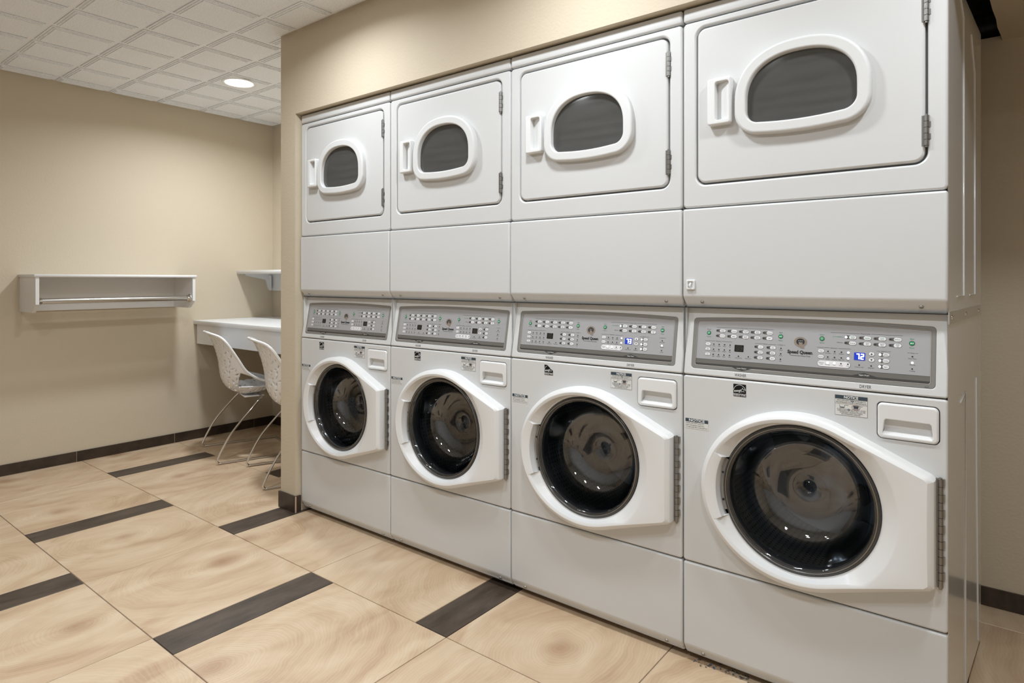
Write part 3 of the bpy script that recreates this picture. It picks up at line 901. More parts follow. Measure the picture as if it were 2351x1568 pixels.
def notice_small():
    m = MB(); w, h = 0.072, 0.0305
    m.box(0, w, -0.0005, 0, -h, 0, 0); m.box(0, w, -0.0007, -0.0004, -0.0105, 0, 1)
    m.text('NOTICE', w / 2, -0.0054, 0.0108, -0.0009, 2, bold=0.02, fit=0.050)
    for k, s in enumerate(('DOOR LOCK LIGHT must go out', 'before attempting to open door.', 'To open, push door in then pull out.')):
        m.text(s, 0.002, -0.0142 - k * 0.0058, 0.0052, -0.0008, 3, align='LEFT', fit=(0.056, 0.058, 0.067)[k])
    return m
def notice_big():
    m = MB(); w, h = 0.0775, 0.0535
    m.box(0, w, -0.0005, 0, -h, 0, 3); m.box(0.0005, w - 0.0005, -0.0006, 0, -h + 0.0005, -0.0005, 0); m.box(0, w, -0.0008, -0.0004, -0.0100, 0, 1)
    m.text('NOTICE', w / 2, -0.0050, 0.0098, -0.0010, 2, bold=0.028, fit=0.034)
    y = -0.0009
    m.text('HIGH EFFICIENCY', 0.0215, -0.0136, 0.0050, y, 3, fit=0.034); m.text('DETERGENT IS', 0.060, -0.0136, 0.0050, y, 3, fit=0.026)
    m.poly([(0.042 + 0.0040 * math.cos(2 * PI * k / 16), -0.0136 + 0.0022 * math.sin(2 * PI * k / 16)) for k in range(16)], y, 1); m.text('HE', 0.042, -0.0136, 0.0032, y - 0.0002, 2)
    m.text('RECOMMENDED FOR BEST PERFORMANCE', w / 2, -0.0188, 0.0048, y, 3, fit=0.072)
    m.box(0, w, y, -0.0005, -0.0226, -0.0222, 3)
    # two scoops
    def scoop(cx, fill):
        p = [(cx - 0.0065, -0.0256), (cx - 0.0050, -0.0330), (cx + 0.0050, -0.0330), (cx + 0.0065, -0.0256)]
        if fill: m.poly(p, y, 1)
        else:
            m.tube([(a, y, b) for a, b in p], 0.0004, 4, mi=3); m.poly([(cx - 0.0050, -0.0330), (cx + 0.0050, -0.0330), (cx + 0.0054, -0.0310), (cx - 0.0054, -0.0310)], y, 1)
        m.box(cx + 0.0063, cx + 0.0155, y, -0.0005, -0.0262, -0.0256, 3)
    scoop(0.0175, False); scoop(0.0505, True)
    m.tube([(0.0505 + 0.0098 * math.cos(2 * PI * k / 24), y - 0.0002, -0.0293 + 0.0056 * math.sin(2 * PI * k / 24)) for k in range(24)], 0.00035, 4, closed=True, mi=4)
    m.text('IF USING NON', 0.0170, -0.0372, 0.0046, y, 3, fit=0.023); m.text('DETERGENT, AVOID', 0.0560, -0.0372, 0.0046, y, 3, fit=0.034)
    m.poly([(0.0335 + 0.0038 * math.cos(2 * PI * k / 16), -0.0372 + 0.0021 * math.sin(2 * PI * k / 16)) for k in range(16)], y, 1); m.text('HE', 0.0335, -0.0372, 0.0031, y - 0.0002, 2)
    for k, (s, ft) in enumerate((('OVERSUDSING BY USING ONLY 1/3 THE', 0.067), ('DETERGENT MANUFACTURERS', 0.054), ('RECOMMENDED AMOUNT.', 0.046))):
        m.text(s, w / 2, -0.0413 - k * 0.0042, 0.0045, y, 3, fit=ft)
    return m
def energy_mark(torn):
    def fn():
        m = MB(); w, h = 0.037, 0.0365
        if torn: m.poly([(0, 0), (0.011, 0), (w, -0.020), (w, -h), (0, -h)], -0.0005, 0)
        else: m.poly([(0, 0), (w, 0), (w, -h), (0, -h)], -0.0005, 0)
        y = -0.0008
        arc = [(w / 2 + 0.0178 * math.cos(t), -0.0215 + 0.0192 * math.sin(t)) for t in [PI * (0.06 + 0.88 * k / 20) for k in range(21)]]
        if torn: arc = [p for p in arc if p[1] < -(p[0] - 0.011) * 0.020 / 0.026 - 0.0018 or p[0] < 0.010]
        m.tube([(a, y, b) for a, b in arc], 0.0006, 4, mi=1)
        m.box(0, w, y, -0.0005, -0.0292, -0.0282, 1)
        m.text('energy', 0.0125, -0.0195, 0.0105, y, 1, slant=0.35, bold=0.015, fit=0.021, rot=0.12)
        star = []
        for k in range(10):
            r = 0.0074 if k % 2 == 0 else 0.0030; t = PI / 2 + PI * k / 5 + 0.1; star.append((0.0275 + r * math.cos(t), -0.0172 + r * math.sin(t)))
        m.tube([(a, y, b) for a, b in star], 0.0006, 4, closed=True, mi=1)
        m.text('ENERGY STAR', w / 2, -0.0328, 0.0062, y, 1, bold=0.015, fit=0.0345)
        return m
    return fn

def washer_drum():
    m = MB(); R, y0, y1 = 0.236, 0.075, 0.44
    rows = 2 * PI * R / 0.016
    m.lathe([(0.222, y0 - 0.004), (R, y0), (R, y0 + 0.05), (R, y0 + 0.1), (R, y0 + 0.2), (R, y1)], DCX, DCZ, 64, 0, True, (round(rows), 1 / 0.016))
    m.lathe([(R, y1), (0.20, y1 + 0.012), (0.12, y1 + 0.006), (0.085, y1 - 0.012), (0.03, y1 - 0.02), (0.0005, y1 - 0.02)], DCX, DCZ, 64, 1)
    for k in range(3):                                  # lifters
        t = 2 * PI * k / 3 + 0.9
        u = Vector((math.cos(t), 0, math.sin(t))); w = Vector((-math.sin(t), 0, math.cos(t))); c = Vector((DCX, 0, DCZ))
        prof = [(-0.055, 0.0), (-0.028, 0.045), (-0.012, 0.058), (0.012, 0.058), (0.028, 0.045), (0.055, 0.0)]
        vs = []
        for y, sc in ((y0 + 0.03, 0.4), (y0 + 0.07, 1.0), (y1 - 0.05, 1.0), (y1, 0.7)):
            for a, b in prof: vs.append(c + u * (R - 0.002 - b * sc) + w * a + Vector((0, y, 0)))
        n = len(prof); fs = []
        for i in range(3):
            for j in range(n - 1): fs.append((i * n + j, (i + 1) * n + j, (i + 1) * n + j + 1, i * n + j + 1))
        fs.append(tuple(range(n)))
        m.add(vs, fs, True, 1)
    for k in range(6):                                  # embossed star on the back plate, alternate arms painted dark as open slots
        t = 2 * PI * k / 6 + 0.3; u = Vector((math.cos(t), 0, math.sin(t))); w = Vector((-math.sin(t), 0, math.cos(t))); c = Vector((DCX, y1 - 0.004, DCZ))
        p = [c + u * 0.10 - w * 0.014, c + u * 0.10 + w * 0.014, c + u * 0.155 + w * 0.024, c + u * 0.155 - w * 0.024]
        q = [x + Vector((0, -0.012, 0)) for x in p]
        m.add(p + q, [(4, 5, 6, 7), (0, 1, 5, 4), (1, 2, 6, 5), (2, 3, 7, 6), (3, 0, 4, 7)], False, 2 if k % 2 else 1)
    return m

def cabinet_mesh(z0, z1, flare):
    xa, xb, xc, yf, yb = 0.004, 0.6825, 0.6825 + flare, 0.012, 0.672
    v = [(xa, yf, z0), (xb, yf, z0), (xc, yb, z0), (xa, yb, z0), (xa, yf, z1), (xb, yf, z1), (xc, yb, z1), (xa, yb, z1)]
    return MB().add(v, [(0, 3, 2, 1), (4, 5, 6, 7), (1, 2, 6, 5), (2, 3, 7, 6), (3, 0, 4, 7)])

MLAB = [
    'stacked white washer and dryer beside the partition wall end, both displays dark',
    'stacked white washer and dryer with dark displays, standing between two other stacks',
    'stacked white washer and dryer with lit display reading 73 and torn energy sticker',
    'stacked white washer and dryer with lit display reading 72 and exposed side panel']
def machine(i):
    root = empty('stacked_washer_dryer', (i * W, 0, 0.018))
    tag(root, MLAB[i], 'washer dryer', 'stacked washer dryers in the alcove')
    P = lambda name, key, fn, mats, parent=root, **k: part(name, key, fn, mats, parent, **k)
    fl = 0.048 if i == 3 else 0.0
    # cabinets
    wc = P('washer_cabinet', ('wc', i == 3), lambda: cabinet_mesh(0.012, 1.082, fl), 'white_side')
    dc = P('dryer_cabinet', ('dc', i == 3), lambda: cabinet_mesh(1.088, 1.966, fl), 'white_side')
    for dx, dy in ((0.06, 0.09), (0.62, 0.09), (0.06, 0.6), (0.62, 0.6)):
        P('leveling_foot', 'foot', lambda: MB().add(*[( [(0.018 * math.cos(2 * PI * k / 12), 0.018 * math.sin(2 * PI * k / 12), z) for z in (-0.018, 0.014) for k in range(12)]),
          [(k, (k + 1) % 12, 12 + (k + 1) % 12, 12 + k) for k in range(12)] + [tuple(reversed(range(12)))]]), 'black', loc=(dx, dy, 0))
    if i == 3:                                            # embossed ribs and strip on the open side
        def sx(y): return 0.6825 + fl * (y - 0.012) / 0.66
        def rib(pts, r=0.0022): return MB().tube([(sx(y) + 0.0004, y, z) for y, z in pts], r, 6)
        for pts in (((0.16, 1.125), (0.285, 1.125), (0.285, 1.90), (0.20, 1.955)), ((0.40, 1.125), (0.52, 1.125), (0.52, 1.80), (0.44, 1.90))):
            rib(pts).build('side_rib', 'white_side', dc)
        for pts in (((0.22, 0.835), (0.315, 0.855), (0.315, 0.03)), ((0.55, 0.865), (0.56, 0.55), (0.60, 0.03))):
            rib(pts).build('side_rib', 'white_side', wc)
        m = MB(); m.add([(sx(y) + o, y, z) for o in (0.0, 0.0025) for y, z in ((0.02, 1.058), (0.655, 1.058), (0.655, 1.088), (0.02, 1.088))],
                        [(4, 5, 6, 7), (0, 1, 5, 4), (1, 2, 6, 5), (2, 3, 7, 6), (3, 0, 4, 7)])
        m.build('mounting_strip', 'galv', dc)
        for y in (0.06, 0.30, 0.58):
            s = part('screw', 'side_screw', lambda: screw_mesh(0.006).transform(Matrix.Rotation(PI / 2, 4, 'Z')), ['chrome', 'screw'], dc, loc=(sx(y) + 0.003, y, 1.073))
    # dryer
    P('dryer_lid', 'lid', lambda: MB().rbox(0.002, 0.684, -0.001, 0.672, 1.9705, 2.012, 0.007, 3), 'white')
    P('dryer_front', 'dfront', lambda: MB().slab(rrect(0.002, 1.3915, 0.684, 1.966, 0.012), [rrect(0.043, 1.460, 0.642, 1.945, 0.030, 8)], 0.0, 0.034, 0.006)
      .slab(rrect(0.03, 1.446, 0.655, 1.957, 0.02), [window_outline(0.03)], 0.030, 0.034, 0.0), 'white')
    dd = P('dryer_door', 'ddoor', lambda: MB().slab(rrect(0.0480, 1.4655, 0.6365, 1.9385, 0.026, 8), [window_outline(0.004)], -0.0010, 0.024, 0.006, rh=0), 'white')
    P('window_frame', 'dring', lambda: MB().slab(window_outline(0.0335), [window_outline(0.0)], -0.024, 0.0, 0.008, 5, rh=0.005), 'white_texture', dd)
    P('window_glass', 'dglass', lambda: MB().slab(window_outline(0.003), (), -0.006, -0.001, 0.0, back=True), 'window_glass', dd)
    def handle():
        m = MB()
        m.slab(rrect(0.086, 1.632, 0.1575, 1.772, 0.009), [rrect(0.1105, 1.646, 0.151, 1.760, 0.007)], -0.024, 0.0, 0.005, rh=0.002)
        m.add([(0.110, 0.0, 1.646), (0.151, -0.017, 1.646), (0.151, -0.017, 1.760), (0.110, 0.0, 1.760)], [(0, 1, 2, 3)])
        return m
    P('handle', 'dhandle', handle, 'white_plastic', dd)
    for z in (1.504, 1.815): P('hinge', 'dhinge', lambda: hinge_mesh(0.076, 5), ['steel', 'steel'], dd, loc=(0.6395, -0.002, z))
    P('dryer_drum', 'ddrum', lambda: MB().lathe([(0.16, 0.03), (0.17, 0.06), (0.29, 0.08), (0.29, 0.56), (0.0005, 0.57)], 0.3445, 1.70, 48, 0, True), 'dryer_drum')
    lp = P('access_panel', 'lpanel', lambda: MB().prism_x([(0.024, 1.0820), (-0.005, 1.1165), (-0.005, 1.3885), (0.02, 1.3885), (0.045, 1.3885), (0.045, 1.082)], 0.002, 0.684, 0.006, 3), 'white')
    for x in (0.060, 0.628): P('screw', 'fscrew', screw_mesh, ['screw', 'black'], lp, loc=(x, 0.0075, 1.1005), rot=(math.atan2(0.029, 0.0345), 0, 0))
    # console
    con = P('console', 'con', console_housing, 'white', loc=(0, 0, 0.877), rot=(TILT, 0, 0))
    P('trim_frame', 'ctrim', console_trim, ['trim_grey', 'trim_edge', 'band_dark'], con)
    P('control_panel', 'cpanel', console_panel, ['panel', 'band', 'band_dark'], con, loc=(0, PY0, 0))
    stuff(P('panel_lettering', 'clet', lettering, ['ink', 'ink_green', 'ink_white', 'ink_black', 'logo_tan'], con, loc=(0, PY0, 0)))
    P('panel_logo', 'clogo', logo, ['logo_tan', 'ink_black', 'ink_white'], con, loc=(0, PY0, 0))
    ml = ['btn_dark', 'btn_white', 'led_off']
    for z in (0.1394, 0.1235):
        for x in WX: P('button', 'btn30', btn_led(0.0300), ml, con, loc=(x, PY0, z))
    for z in (0.1387, 0.1231):
        for x in DX: P('button', 'btn30', btn_led(0.0300), ml, con, loc=(x, PY0, z))
    for z in QZ:
        for x in (0.212, 0.2465, 0.531): P('button', 'btn27', btn_led(0.0268), ml, con, loc=(x, PY0, z))
        P('button', 'btnp', btn_pill, ml, con, loc=(0.0647, PY0, z))
    for z in QZ[:2]: P('button', 'btnp', btn_pill, ml, con, loc=(0.3840, PY0, z))
    P('button', 'btnm', lambda: MB().poly(pill(0, 0.083, 0, 0.0182), -0.0002, 0).slab(pill(0.0007, 0.0823, 0, 0.0168), (), -0.0010, 0, 0.0004, 2, 1), ml, con, loc=(0.3840, PY0, 0.0634))
    for k, z in enumerate(QZ[:2]):
        def arrow(k=k):
            m = MB(); m.poly(pill(0, 0.0152, 0, 0.0112), -0.0002, 0); m.slab(pill(0.0007, 0.0145, 0, 0.0098), (), -0.0010, 0, 0.0004, 2, 1)
            s = 1 if k == 0 else -1; m.poly([(0.0048, -0.0022 * s), (0.0104, -0.0022 * s), (0.0076, 0.0026 * s)], -0.0013, 2); return m
        P('button', ('btna', k), arrow, ['btn_dark', 'btn_white', 'ink_black'], con, loc=(0.5083, PY0, z))
    for x in (0.0738, 0.394, 0.2848, 0.6060): P('button', 'btnr', btn_round, ['btn_dark', 'btn_green'], con, loc=(x, PY0, 0.1312))
    on = i >= 2
    stuff(P('indicator_lights', ('ledoff', on), lambda: leds('off' if on else 'all_off'), 'led_off', con, loc=(0, PY0, 0)))
    if on:
        stuff(P('lit_indicators', 'ledon', lambda: leds('on'), 'led_on', con, loc=(0, PY0, 0)))
        stuff(P('lit_button_lamps', 'litrow', lit_row, ['led_on', 'btn_dark'], con, loc=(0, PY0, 0)))
    def disp(): return MB().slab(rrect(-0.0134, -0.0102, 0.0134, 0.0102, 0.0015, 3), (), -0.0008, 0, 0.0003, 2)
    P('display', 'dispoff', disp, 'disp_off', con, loc=(0.168, PY0, 0.0891))
    P('display_digits', 'dig88', digits('88'), 'disp_seg_off', con, loc=(0.1683, PY0 - 0.0009, 0.0889))
    P('display', ('dispon', on), disp, 'disp_on' if on else 'disp_off', con, loc=(0.4877, PY0, 0.0888))
    s = {2: '73', 3: '72'}.get(i, '88')
    P('display_digits', ('dig', s), digits(s), 'disp_seg_on' if on else 'disp_seg_off', con, loc=(0.4885, PY0 - 0.0009, 0.0886))
    def words():
        m = MB(); m.text('WASHER', 0.178, 0.0093, 0.0118, -0.0004, 0, fit=0.0335); m.text('DRYER', 0.504, 0.0095, 0.0118, -0.0004, 0, fit=0.0270)
        m.text('804491', 0.640, 0.0230, 0.0034, 0.0008, 0); return m
    stuff(P('console_lettering', 'cwords', words, 'ink', con))
    # washer
    wf = P('washer_front', 'wfront', lambda: MB().slab(rrect(0.002, 0.2965, 0.684, 0.8725, 0.008), [circ(DCX, DCZ, 0.222, 72), rrect(0.5305, 0.7575, 0.6675, 0.8525, 0.013)], 0.0, 0.02, 0.005, rh=0.002), 'white')
    dr = P('detergent_drawer', 'wdraw', lambda: MB().slab(rrect(0.5325, 0.7595, 0.6655, 0.8505, 0.012), [[(0.5470, 0.7700), (0.6500, 0.7690), (0.6535, 0.7730), (0.6500, 0.8050), (0.6460, 0.8085), (0.5520, 0.8095), (0.5490, 0.8060), (0.5440, 0.7740)]], -0.005, 0.018, 0.005, rh=0.002), 'white_plastic')
    def pocket():
        m = MB(); m.box(0.54, 0.66, 0.0165, 0.018, 0.765, 0.813)
        m.add([(0.543, -0.003, 0.7690), (0.655, -0.003, 0.7690), (0.650, 0.0165, 0.7835), (0.548, 0.0165, 0.7835)], [(0, 1, 2, 3)]); return m
    P('pull_recess', 'wpocket', pocket, 'white_plastic', dr)
    wd = P('washer_door', 'wdoor', washer_door_mesh, 'white_plastic')
    def ring():
        m = MB(); m.lathe([(0.2045, -0.018), (0.2030, -0.0205), (0.1985, -0.0205), (0.1955, -0.016), (0.1945, -0.002)], DCX, DCZ, 96, 0)
        m.lathe([(0.1985, -0.0212), (0.1972, -0.0220), (0.1960, -0.0212)], DCX, DCZ, 96, 1); return m
    P('glass_rim', 'wrim', ring, ['gasket', 'steel'], wd)
    def bowl():
        # pressed glass porthole bulging into the drum
        prof = [(0.1975, -0.018), (0.1950, -0.020), (0.1890, -0.016), (0.1845, -0.004), (0.1800, 0.020), (0.1740, 0.050), (0.1640, 0.078), (0.1480, 0.098), (0.1250, 0.110), (0.0950, 0.1150), (0.05, 0.1165), (0.0005, 0.117)]
        pr = prof + [(max(0.0004, r - 0.006), y - 0.006) for r, y in reversed(prof[3:])]
        return MB().lathe(pr, DCX, DCZ, 96, 0)
    P('door_glass', 'wbowl', bowl, 'bowl_glass', wd)
    def slot():
        m = MB(); t = [math.radians(a) for a in range(158, 203, 3)]
        vs = [(DCX + r * math.cos(a), y, DCZ + r * math.sin(a)) for r, y in ((0.2175, -0.010), (0.2045, -0.012)) for a in t]; n = len(t)
        m.add(vs, [(k, k + 1, n + k + 1, n + k) for k in range(n - 1)], True)
        for a in (170, 192):
            q = math.radians(a); m.disc(DCX + 0.211 * math.cos(q), DCZ + 0.211 * math.sin(q), 0.0035, -0.0135, 10, 1)
        return m
    P('grip_slot', 'wslot', slot, ['trim_edge', 'black'], wd)
    P('hinge', 'whinge', lambda: hinge_mesh(0.268, 14), ['steel', 'steel'], wd, loc=(0.6690, -0.0075, 0.410))
    def bellows(): return MB().lathe([(0.1965, -0.008), (0.188, 0.004), (0.190, 0.03), (0.197, 0.034), (0.199, 0.006)], DCX, DCZ, 72, 0).lathe([(0.224, 0.002), (0.215, 0.012), (0.218, 0.03), (0.205, 0.045), (0.212, 0.06), (0.224, 0.072)], DCX, DCZ, 72, 0)
    P('door_gasket', 'wgask', bellows, 'gasket')
    P('washer_drum', 'wdrum', washer_drum, ['drum', 'drum_plain', 'gap'])
    kp = P('kick_panel', 'kick', lambda: MB().prism_x([(0.022, 0.0), (0.0, 0.034), (0.0, 0.2925), (0.02, 0.2925), (0.04, 0.2925), (0.04, 0.0)], 0.002, 0.684, 0.006, 3), 'white')
    for x in (0.062, 0.628): P('screw', 'kscrew', screw_mesh, ['screw', 'black'], kp, loc=(x, 0.0095, 0.0170), rot=(math.atan2(0.022, 0.034), 0, 0))
    # stickers on the washer front
    st = ['sticker', 'sticker_head', 'ink_white', 'ink_black', 'ink_red']
    o = P('door_lock_notice', 'nsmall', notice_small, st, wf, loc=(0.0095, -0.0002, 0.7395)); o['label'] = 'small grey NOTICE sticker'
    o = P('detergent_notice', 'nbig', notice_big, st, wf, loc=(0.4320, -0.0002, 0.8590)); o['label'] = 'NOTICE sticker about detergent'
    o = P('energy_sticker', ('es', i == 2), energy_mark(i == 2), ['sticker_black', 'ink_white'], wf, loc=(0.158, -0.0002, 0.8605))
    o['label'] = 'black energy sticker with torn corner' if i == 2 else 'black square energy sticker'
for i in range(4): machine(i)

# small adhesive hook on the last stack
hk = empty('adhesive_hook', (3 * W + 0.029, -0.0052, 0.018 + 1.138)); tag(hk, 'small white adhesive hook on the access panel of the end stack', 'hook')
MB().slab(rrect(-0.014, 0.0, 0.014, 0.031, 0.004), [rrect(-0.0085, 0.006, 0.0085, 0.025, 0.003)], -0.006, 0.0, 0.002).slab(rrect(-0.010, 0.004, 0.010, 0.027, 0.002), (), -0.0015, 0, 0).build('backplate', 'white_plastic', hk)
MB().tube([(0.0, -0.002, 0.022), (-0.001, -0.006, 0.014), (-0.001, -0.012, 0.008), (-0.001, -0.016, 0.009), (-0.001, -0.017, 0.015)], 0.0028, 8).build('hook_arm', 'white_plastic', hk)

# lint and scraps under the last stack
random.seed(4); mb = MB()
for k in range(110):
    x, y, s = random.uniform(2.09, 2.42), random.gauss(0.022, 0.010), random.uniform(0.002, 0.007)
    v = [(x + random.uniform(-s, s), y + random.uniform(-s, s), random.uniform(0.0004, s * 0.7)) for _ in range(5)]
    mb.add(v, [(0, 1, 2), (0, 2, 3), (1, 3, 2), (2, 3, 4), (0, 3, 1)], False, 1 if random.random() < 0.12 else 0)
o = mb.build('lint', ['lint', 'lint_blue']); o['kind'] = 'stuff'; tag(o, 'grey lint with blue scraps on the floor under the end stack', 'lint')

# ================================================================ DESK NICHE
# counter desk
DK = empty('counter_desk', (XL, 0.355, 0)); tag(DK, 'white built-in counter desk with deep apron between left wall and partition', 'desk')
X1 = PX0 - XL - 0.002
MB().rbox(0.001, X1, 0.0, YB - 0.355 - 0.001, 0.858, 0.887, 0.0025, 2).build('desk_top', 'laminate', DK)
MB().rbox(0.014, X1, 0.018, 0.038, 0.712, 0.858, 0.002, 1).build('apron', 'laminate', DK)
MB().box(0.001, 0.020, 0.038, YB - 0.357, 0.80, 0.858).build('side_cleat', 'laminate', DK)
MB().box(0.020, X1, YB - 0.357 - 0.02, YB - 0.357, 0.80, 0.858).build('back_cleat', 'laminate', DK)
# upper shelf
SH = empty('upper_shelf', (XL, 0.69, 1.101)); tag(SH, 'white shelf on brackets above the counter desk', 'shelf')
MB().rbox(0.001, X1, 0.0, YB - 0.691, 0.134, 0.161, 0.002, 1).build('shelf_board', 'laminate', SH)
prof = [(0.072, 0.134), (0.072, 0.122), (0.220, 0.093), (0.234, 0.091), (0.246, 0.080), (0.268, 0.012), (0.282, 0.0), (0.309, 0.0), (0.309, 0.134)]
def bracket(x0, x1):
    v = [(x, a, b) for x in (x0, x1) for a, b in prof]; n = len(prof)
    tr = tessellate_polygon([[Vector((a, b, 0)) for a, b in prof]])
    return MB().add(v, [tuple(t) for t in tr] + [tuple(i + n for i in t) for t in tr] + [(i, (i + 1) % n, n + (i + 1) % n, n + i) for i in range(n)])
bracket(0.001, 0.019).build('bracket', 'laminate', SH); bracket(1.15, 1.168).build('bracket', 'laminate', SH)
mb = MB(); mb.box(0.019, 0.050, 0.268, 0.271, 0.004, 0.120)
for z in (0.02, 0.045, 0.07, 0.095): mb.disc(0.034, z, 0.0028, 0.2672, 10, 1)
mb.build('corner_angle', ['laminate', 'screw'], SH)
MB().box(0.019, X1, 0.290, 0.309, 0.0, 0.134).build('back_cleat', 'laminate', SH)

# garment rail shelf on the left wall
RS = empty('garment_rail_shelf', (XL, -0.708, 0.992)); tag(RS, 'white wall shelf with chrome hanging rod on the left wall', 'shelf')
SL, SD = 0.94, 0.314
MB().rbox(0.0005, SD, 0.0, SL, 0.212, 0.229, 0.0015, 1).build('top_board', 'laminate', RS)
sp = [(0.0005, 0.0), (SD - 0.072, 0.0), (SD - 0.006, 0.050), (SD - 0.006, 0.212), (0.0005, 0.212)]
def side(y0, y1):
    v = [(x, y, z) for y in (y0, y1) for x, z in sp]; n = 5
    return MB().add(v, [tuple(range(n)), tuple(reversed(range(n, 2 * n)))] + [(i, n + i, n + (i + 1) % n, (i + 1) % n) for i in range(n)])
side(0.008, 0.026).build('side_panel', 'laminate', RS); side(SL - 0.026, SL - 0.008).build('side_panel', 'laminate', RS)
mb = MB(); mb.box(0.0005, 0.016, 0.026, SL - 0.026, 0.002, 0.212); mb.build('back_panel', 'laminate', RS)
for y in (0.25, 0.70):
    MB().add([(0.0165 + (0.002 if k == 12 else 0), y + (0.008 * math.cos(2 * PI * k / 12) if k < 12 else 0), 0.185 + (0.008 * math.sin(2 * PI * k / 12) if k < 12 else 0)) for k in range(13)],
             [(k, (k + 1) % 12, 12) for k in range(12)], True).build('screw_cap', 'white_plastic', RS)
MB().tube([(SD - 0.05, 0.028, 0.068), (SD - 0.05, 0.3, 0.068), (SD - 0.05, 0.6, 0.068), (SD - 0.05, SL - 0.028, 0.068)], 0.0165, 24).build('hanging_rod', 'rod_steel', RS)
for y0, d in ((0.026, 1), (SL - 0.026, -1)):
    m = MB(); prof2 = [(0.029, 0.0), (0.029, 0.004), (0.024, 0.008), (0.020, 0.010), (0.020, 0.022), (0.0168, 0.024)]
    m.lathe([(r, y0 + d * y) for r, y in prof2], SD - 0.05, 0.068, 28); m.build('rod_flange', 'chrome', RS)

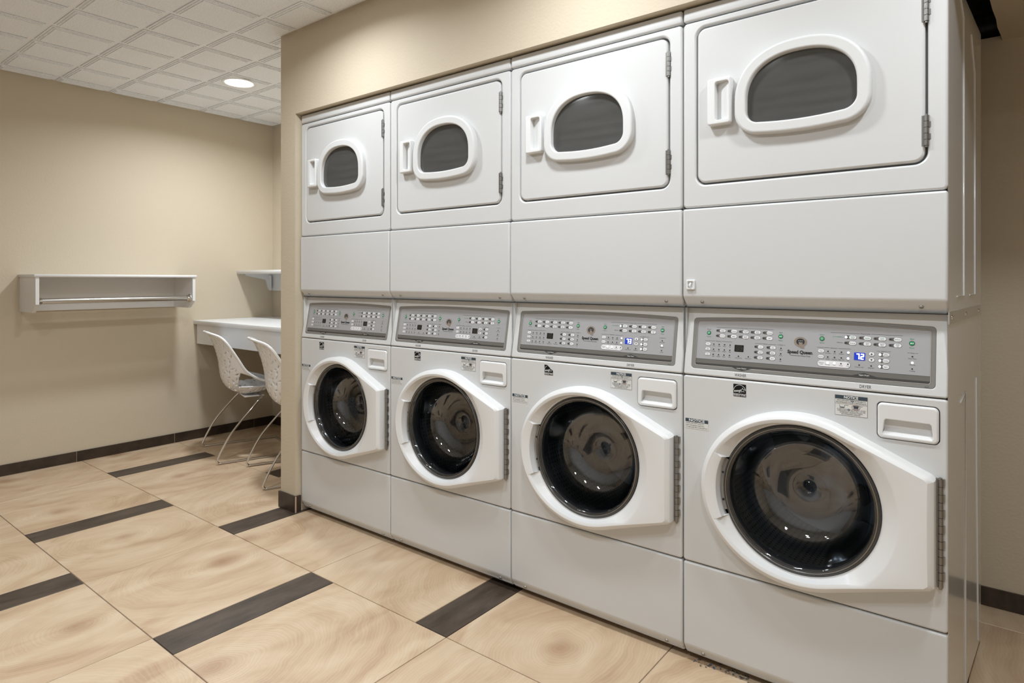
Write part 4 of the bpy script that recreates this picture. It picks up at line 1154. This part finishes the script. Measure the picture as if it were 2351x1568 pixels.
# shell chairs
def resample(pts, n):
    c = catmull([(a, 0, b) for a, b in pts], 12); ac = [0]
    for i in range(1, len(c)): ac.append(ac[-1] + (c[i] - c[i - 1]).length)
    out = []; k = 0
    for i in range(n):
        s = ac[-1] * i / (n - 1)
        while k < len(ac) - 2 and ac[k + 1] < s: k += 1
        u = (s - ac[k]) / max(1e-9, ac[k + 1] - ac[k]); p = c[k].lerp(c[k + 1], min(1, max(0, u))); out.append((p.x, p.z))
    return out
def chair_parts():
    NT, NS = 230, 121
    cen = resample([(-0.020, 0.835), (0.004, 0.812), (0.016, 0.790), (0.039, 0.734), (0.063, 0.639), (0.074, 0.545), (0.091, 0.487), (0.126, 0.442), (0.179, 0.414), (0.226, 0.403), (0.30, 0.409), (0.37, 0.425), (0.44, 0.432), (0.475, 0.424)], NT)
    edg = resample([(-0.024, 0.836), (0.029, 0.815), (0.063, 0.782), (0.1, 0.725), (0.141, 0.657), (0.183, 0.587), (0.235, 0.542), (0.289, 0.515), (0.35, 0.497), (0.42, 0.470), (0.47, 0.432)], NT)
    def wid(t):
        w = 0.195 + 0.030 * math.sin(min(1, t * 1.7) * PI / 2) - 0.02 * max(0, t - 0.85) / 0.15
        return w * (0.22 + 0.78 * math.sqrt(max(0, 1 - (1 - min(1, t / 0.20)) ** 2)))
    rnd = random.Random(11)
    leaves = []
    tries = 0
    while len(leaves) < 190 and tries < 12000:
        tries += 1
        t, s = rnd.uniform(0.035, 0.965), rnd.uniform(-0.88, 0.88); a, b = rnd.uniform(0.014, 0.024), rnd.uniform(0.006, 0.0095); th = rnd.uniform(0, PI)
        x, y = t * 0.80, s * 0.22
        if all(math.hypot(x - l[0], y - l[1]) > 0.62 * (a + l[2]) for l in leaves): leaves.append((x, y, a, b, math.cos(th), math.sin(th)))
    G = []; D = []
    for i in range(NT):
        t = i / (NT - 1); w = wid(t); row = []; dr = []
        for j in range(NS):
            s = -1 + 2 * j / (NS - 1); k = abs(s) ** 2.3
            row.append(Vector((s * w, cen[i][0] + (edg[i][0] - cen[i][0]) * k, cen[i][1] + (edg[i][1] - cen[i][1]) * k)))
            x, y = t * 0.80, s * 0.22; best = 0
            for lx, ly, a, b, c, sn in leaves:
                dx, dy = x - lx, y - ly
                if abs(dx) > a or abs(dy) > a: continue
                u, v_ = (dx * c + dy * sn) / a, (-dx * sn + dy * c) / b
                best = max(best, 1 - u * u - v_ * v_)
            dr.append(best)
        G.append(row); D.append(dr)
    vs = []
    for i in range(NT):
        for j in range(NS):
            tu = G[min(i + 1, NT - 1)][j] - G[max(i - 1, 0)][j]; tv = G[i][min(j + 1, NS - 1)] - G[i][max(j - 1, 0)]
            nn = tu.cross(tv).normalized()
            vs.append(G[i][j] + nn * (-0.0035 * min(1, D[i][j] * 2.2)))
    fs = []
    for i in range(NT - 1):
        for j in range(NS - 1):
            p = (G[i][j] + G[i + 1][j + 1]) * 0.5; t = i / (NT - 1); s = abs(-1 + 2 * (j + 0.5) / (NS - 1))
            d = min(D[i][j], D[i + 1][j], D[i][j + 1], D[i + 1][j + 1])
            if t > 0.50 and s < 0.86 and d > 0.18: continue                       # pierced leaves in the seat
            if t <= 0.50 and s < 0.90 and d > 0.40: continue                                      # smaller slits in the back
            ez = edg[min(NT - 1, int(i))][1]
            if 0.155 < p.y < 0.33 and s > 0.6 and 0.468 < p.z < 0.572 - (p.y - 0.155) * 0.42: continue   # side opening
            fs.append((i * NS + j, i * NS + j + 1, (i + 1) * NS + j + 1, (i + 1) * NS + j))
    # round off the cut-outs: relax the vertices along every inner boundary
    cnt = {}
    for fc in fs:
        for k in range(4):
            e = tuple(sorted((fc[k], fc[(k + 1) % 4]))); cnt[e] = cnt.get(e, 0) + 1
    nb = {}
    for (a, b), c in cnt.items():
        if c == 1: nb.setdefault(a, []).append(b); nb.setdefault(b, []).append(a)
    inner = [a for a in nb if 0 < a // NS < NT - 1 and 0 < a % NS < NS - 1 and len(nb[a]) == 2]
    for _ in range(7):
        upd = {a: (vs[a] * 0.4 + (vs[nb[a][0]] + vs[nb[a][1]]) * 0.3) for a in inner}
        for a, q in upd.items(): vs[a] = q
    shell = MB().add(vs, fs, True).mesh('shell', 'chair_white')
    loop = [G[i][0] for i in range(NT - 1, -1, -6)] + [G[0][j] for j in range(0, NS, 6)] + [G[i][NS - 1] for i in range(0, NT, 6)] + [G[NT - 1][j] for j in range(NS - 1, -1, -6)]
    rim = MB().tube(loop, 0.0085, 8, closed=True).mesh('rim', 'chair_white')
    def sidepath(b):
        sg = math.copysign(1, b)
        low = [(sg * 0.255, 0.50, 0.0085), (b, 0.30, 0.0085), (b, 0.04, 0.0085), (b, 0.012, 0.011), (b, 0.001, 0.024), (b, 0.006, 0.042), (b, 0.032, 0.098), (b, 0.098, 0.207), (sg * 0.255, 0.225, 0.350)]
        return low + [(sg * 0.235, 0.268, 0.388), (sg * 0.20, 0.292, 0.396), (sg * 0.15, 0.298, 0.397)]
    pa = catmull(sidepath(-0.265), 5); pb = catmull(sidepath(0.265), 5)
    base = MB().tube(pa + list(reversed(pb)), 0.0065, 10)
    base = base.mesh('sled_base', 'chrome')
    bar = MB().tube([(-0.255, 0.50, 0.0085), (0, 0.505, 0.0085), (0.255, 0.50, 0.0085)], 0.0064, 10).mesh('front_bar', 'chrome')
    plate = MB().rbox(-0.11, 0.11, 0.20, 0.33, 0.388, 0.398, 0.004, 2).mesh('seat_support', 'chair_white')
    return shell, rim, base, bar, plate
SHELL, RIM, BASE, BAR, PLATE = chair_parts()
def chair(loc, rz, label):
    r = empty('shell_chair', loc, (0, 0, rz)); tag(r, label, 'chair', 'chairs at the counter desk')
    s = link('shell', SHELL, r)
    md = s.modifiers.new('thickness', 'SOLIDIFY'); md.thickness = 0.006; md.offset = 0
    for n_, me in (('rim', RIM), ('sled_base', BASE), ('front_bar', BAR), ('seat_support', PLATE)): link(n_, me, r)
    return r
chair((-1.3825, 0.206, 0), math.radians(-16.7), 'white pierced-leaf shell chair on chrome sled base next to the left wall')
chair((-0.690, 0.1365, 0), math.radians(-19.9), 'white pierced-leaf shell chair on chrome sled base, partly behind the partition end')
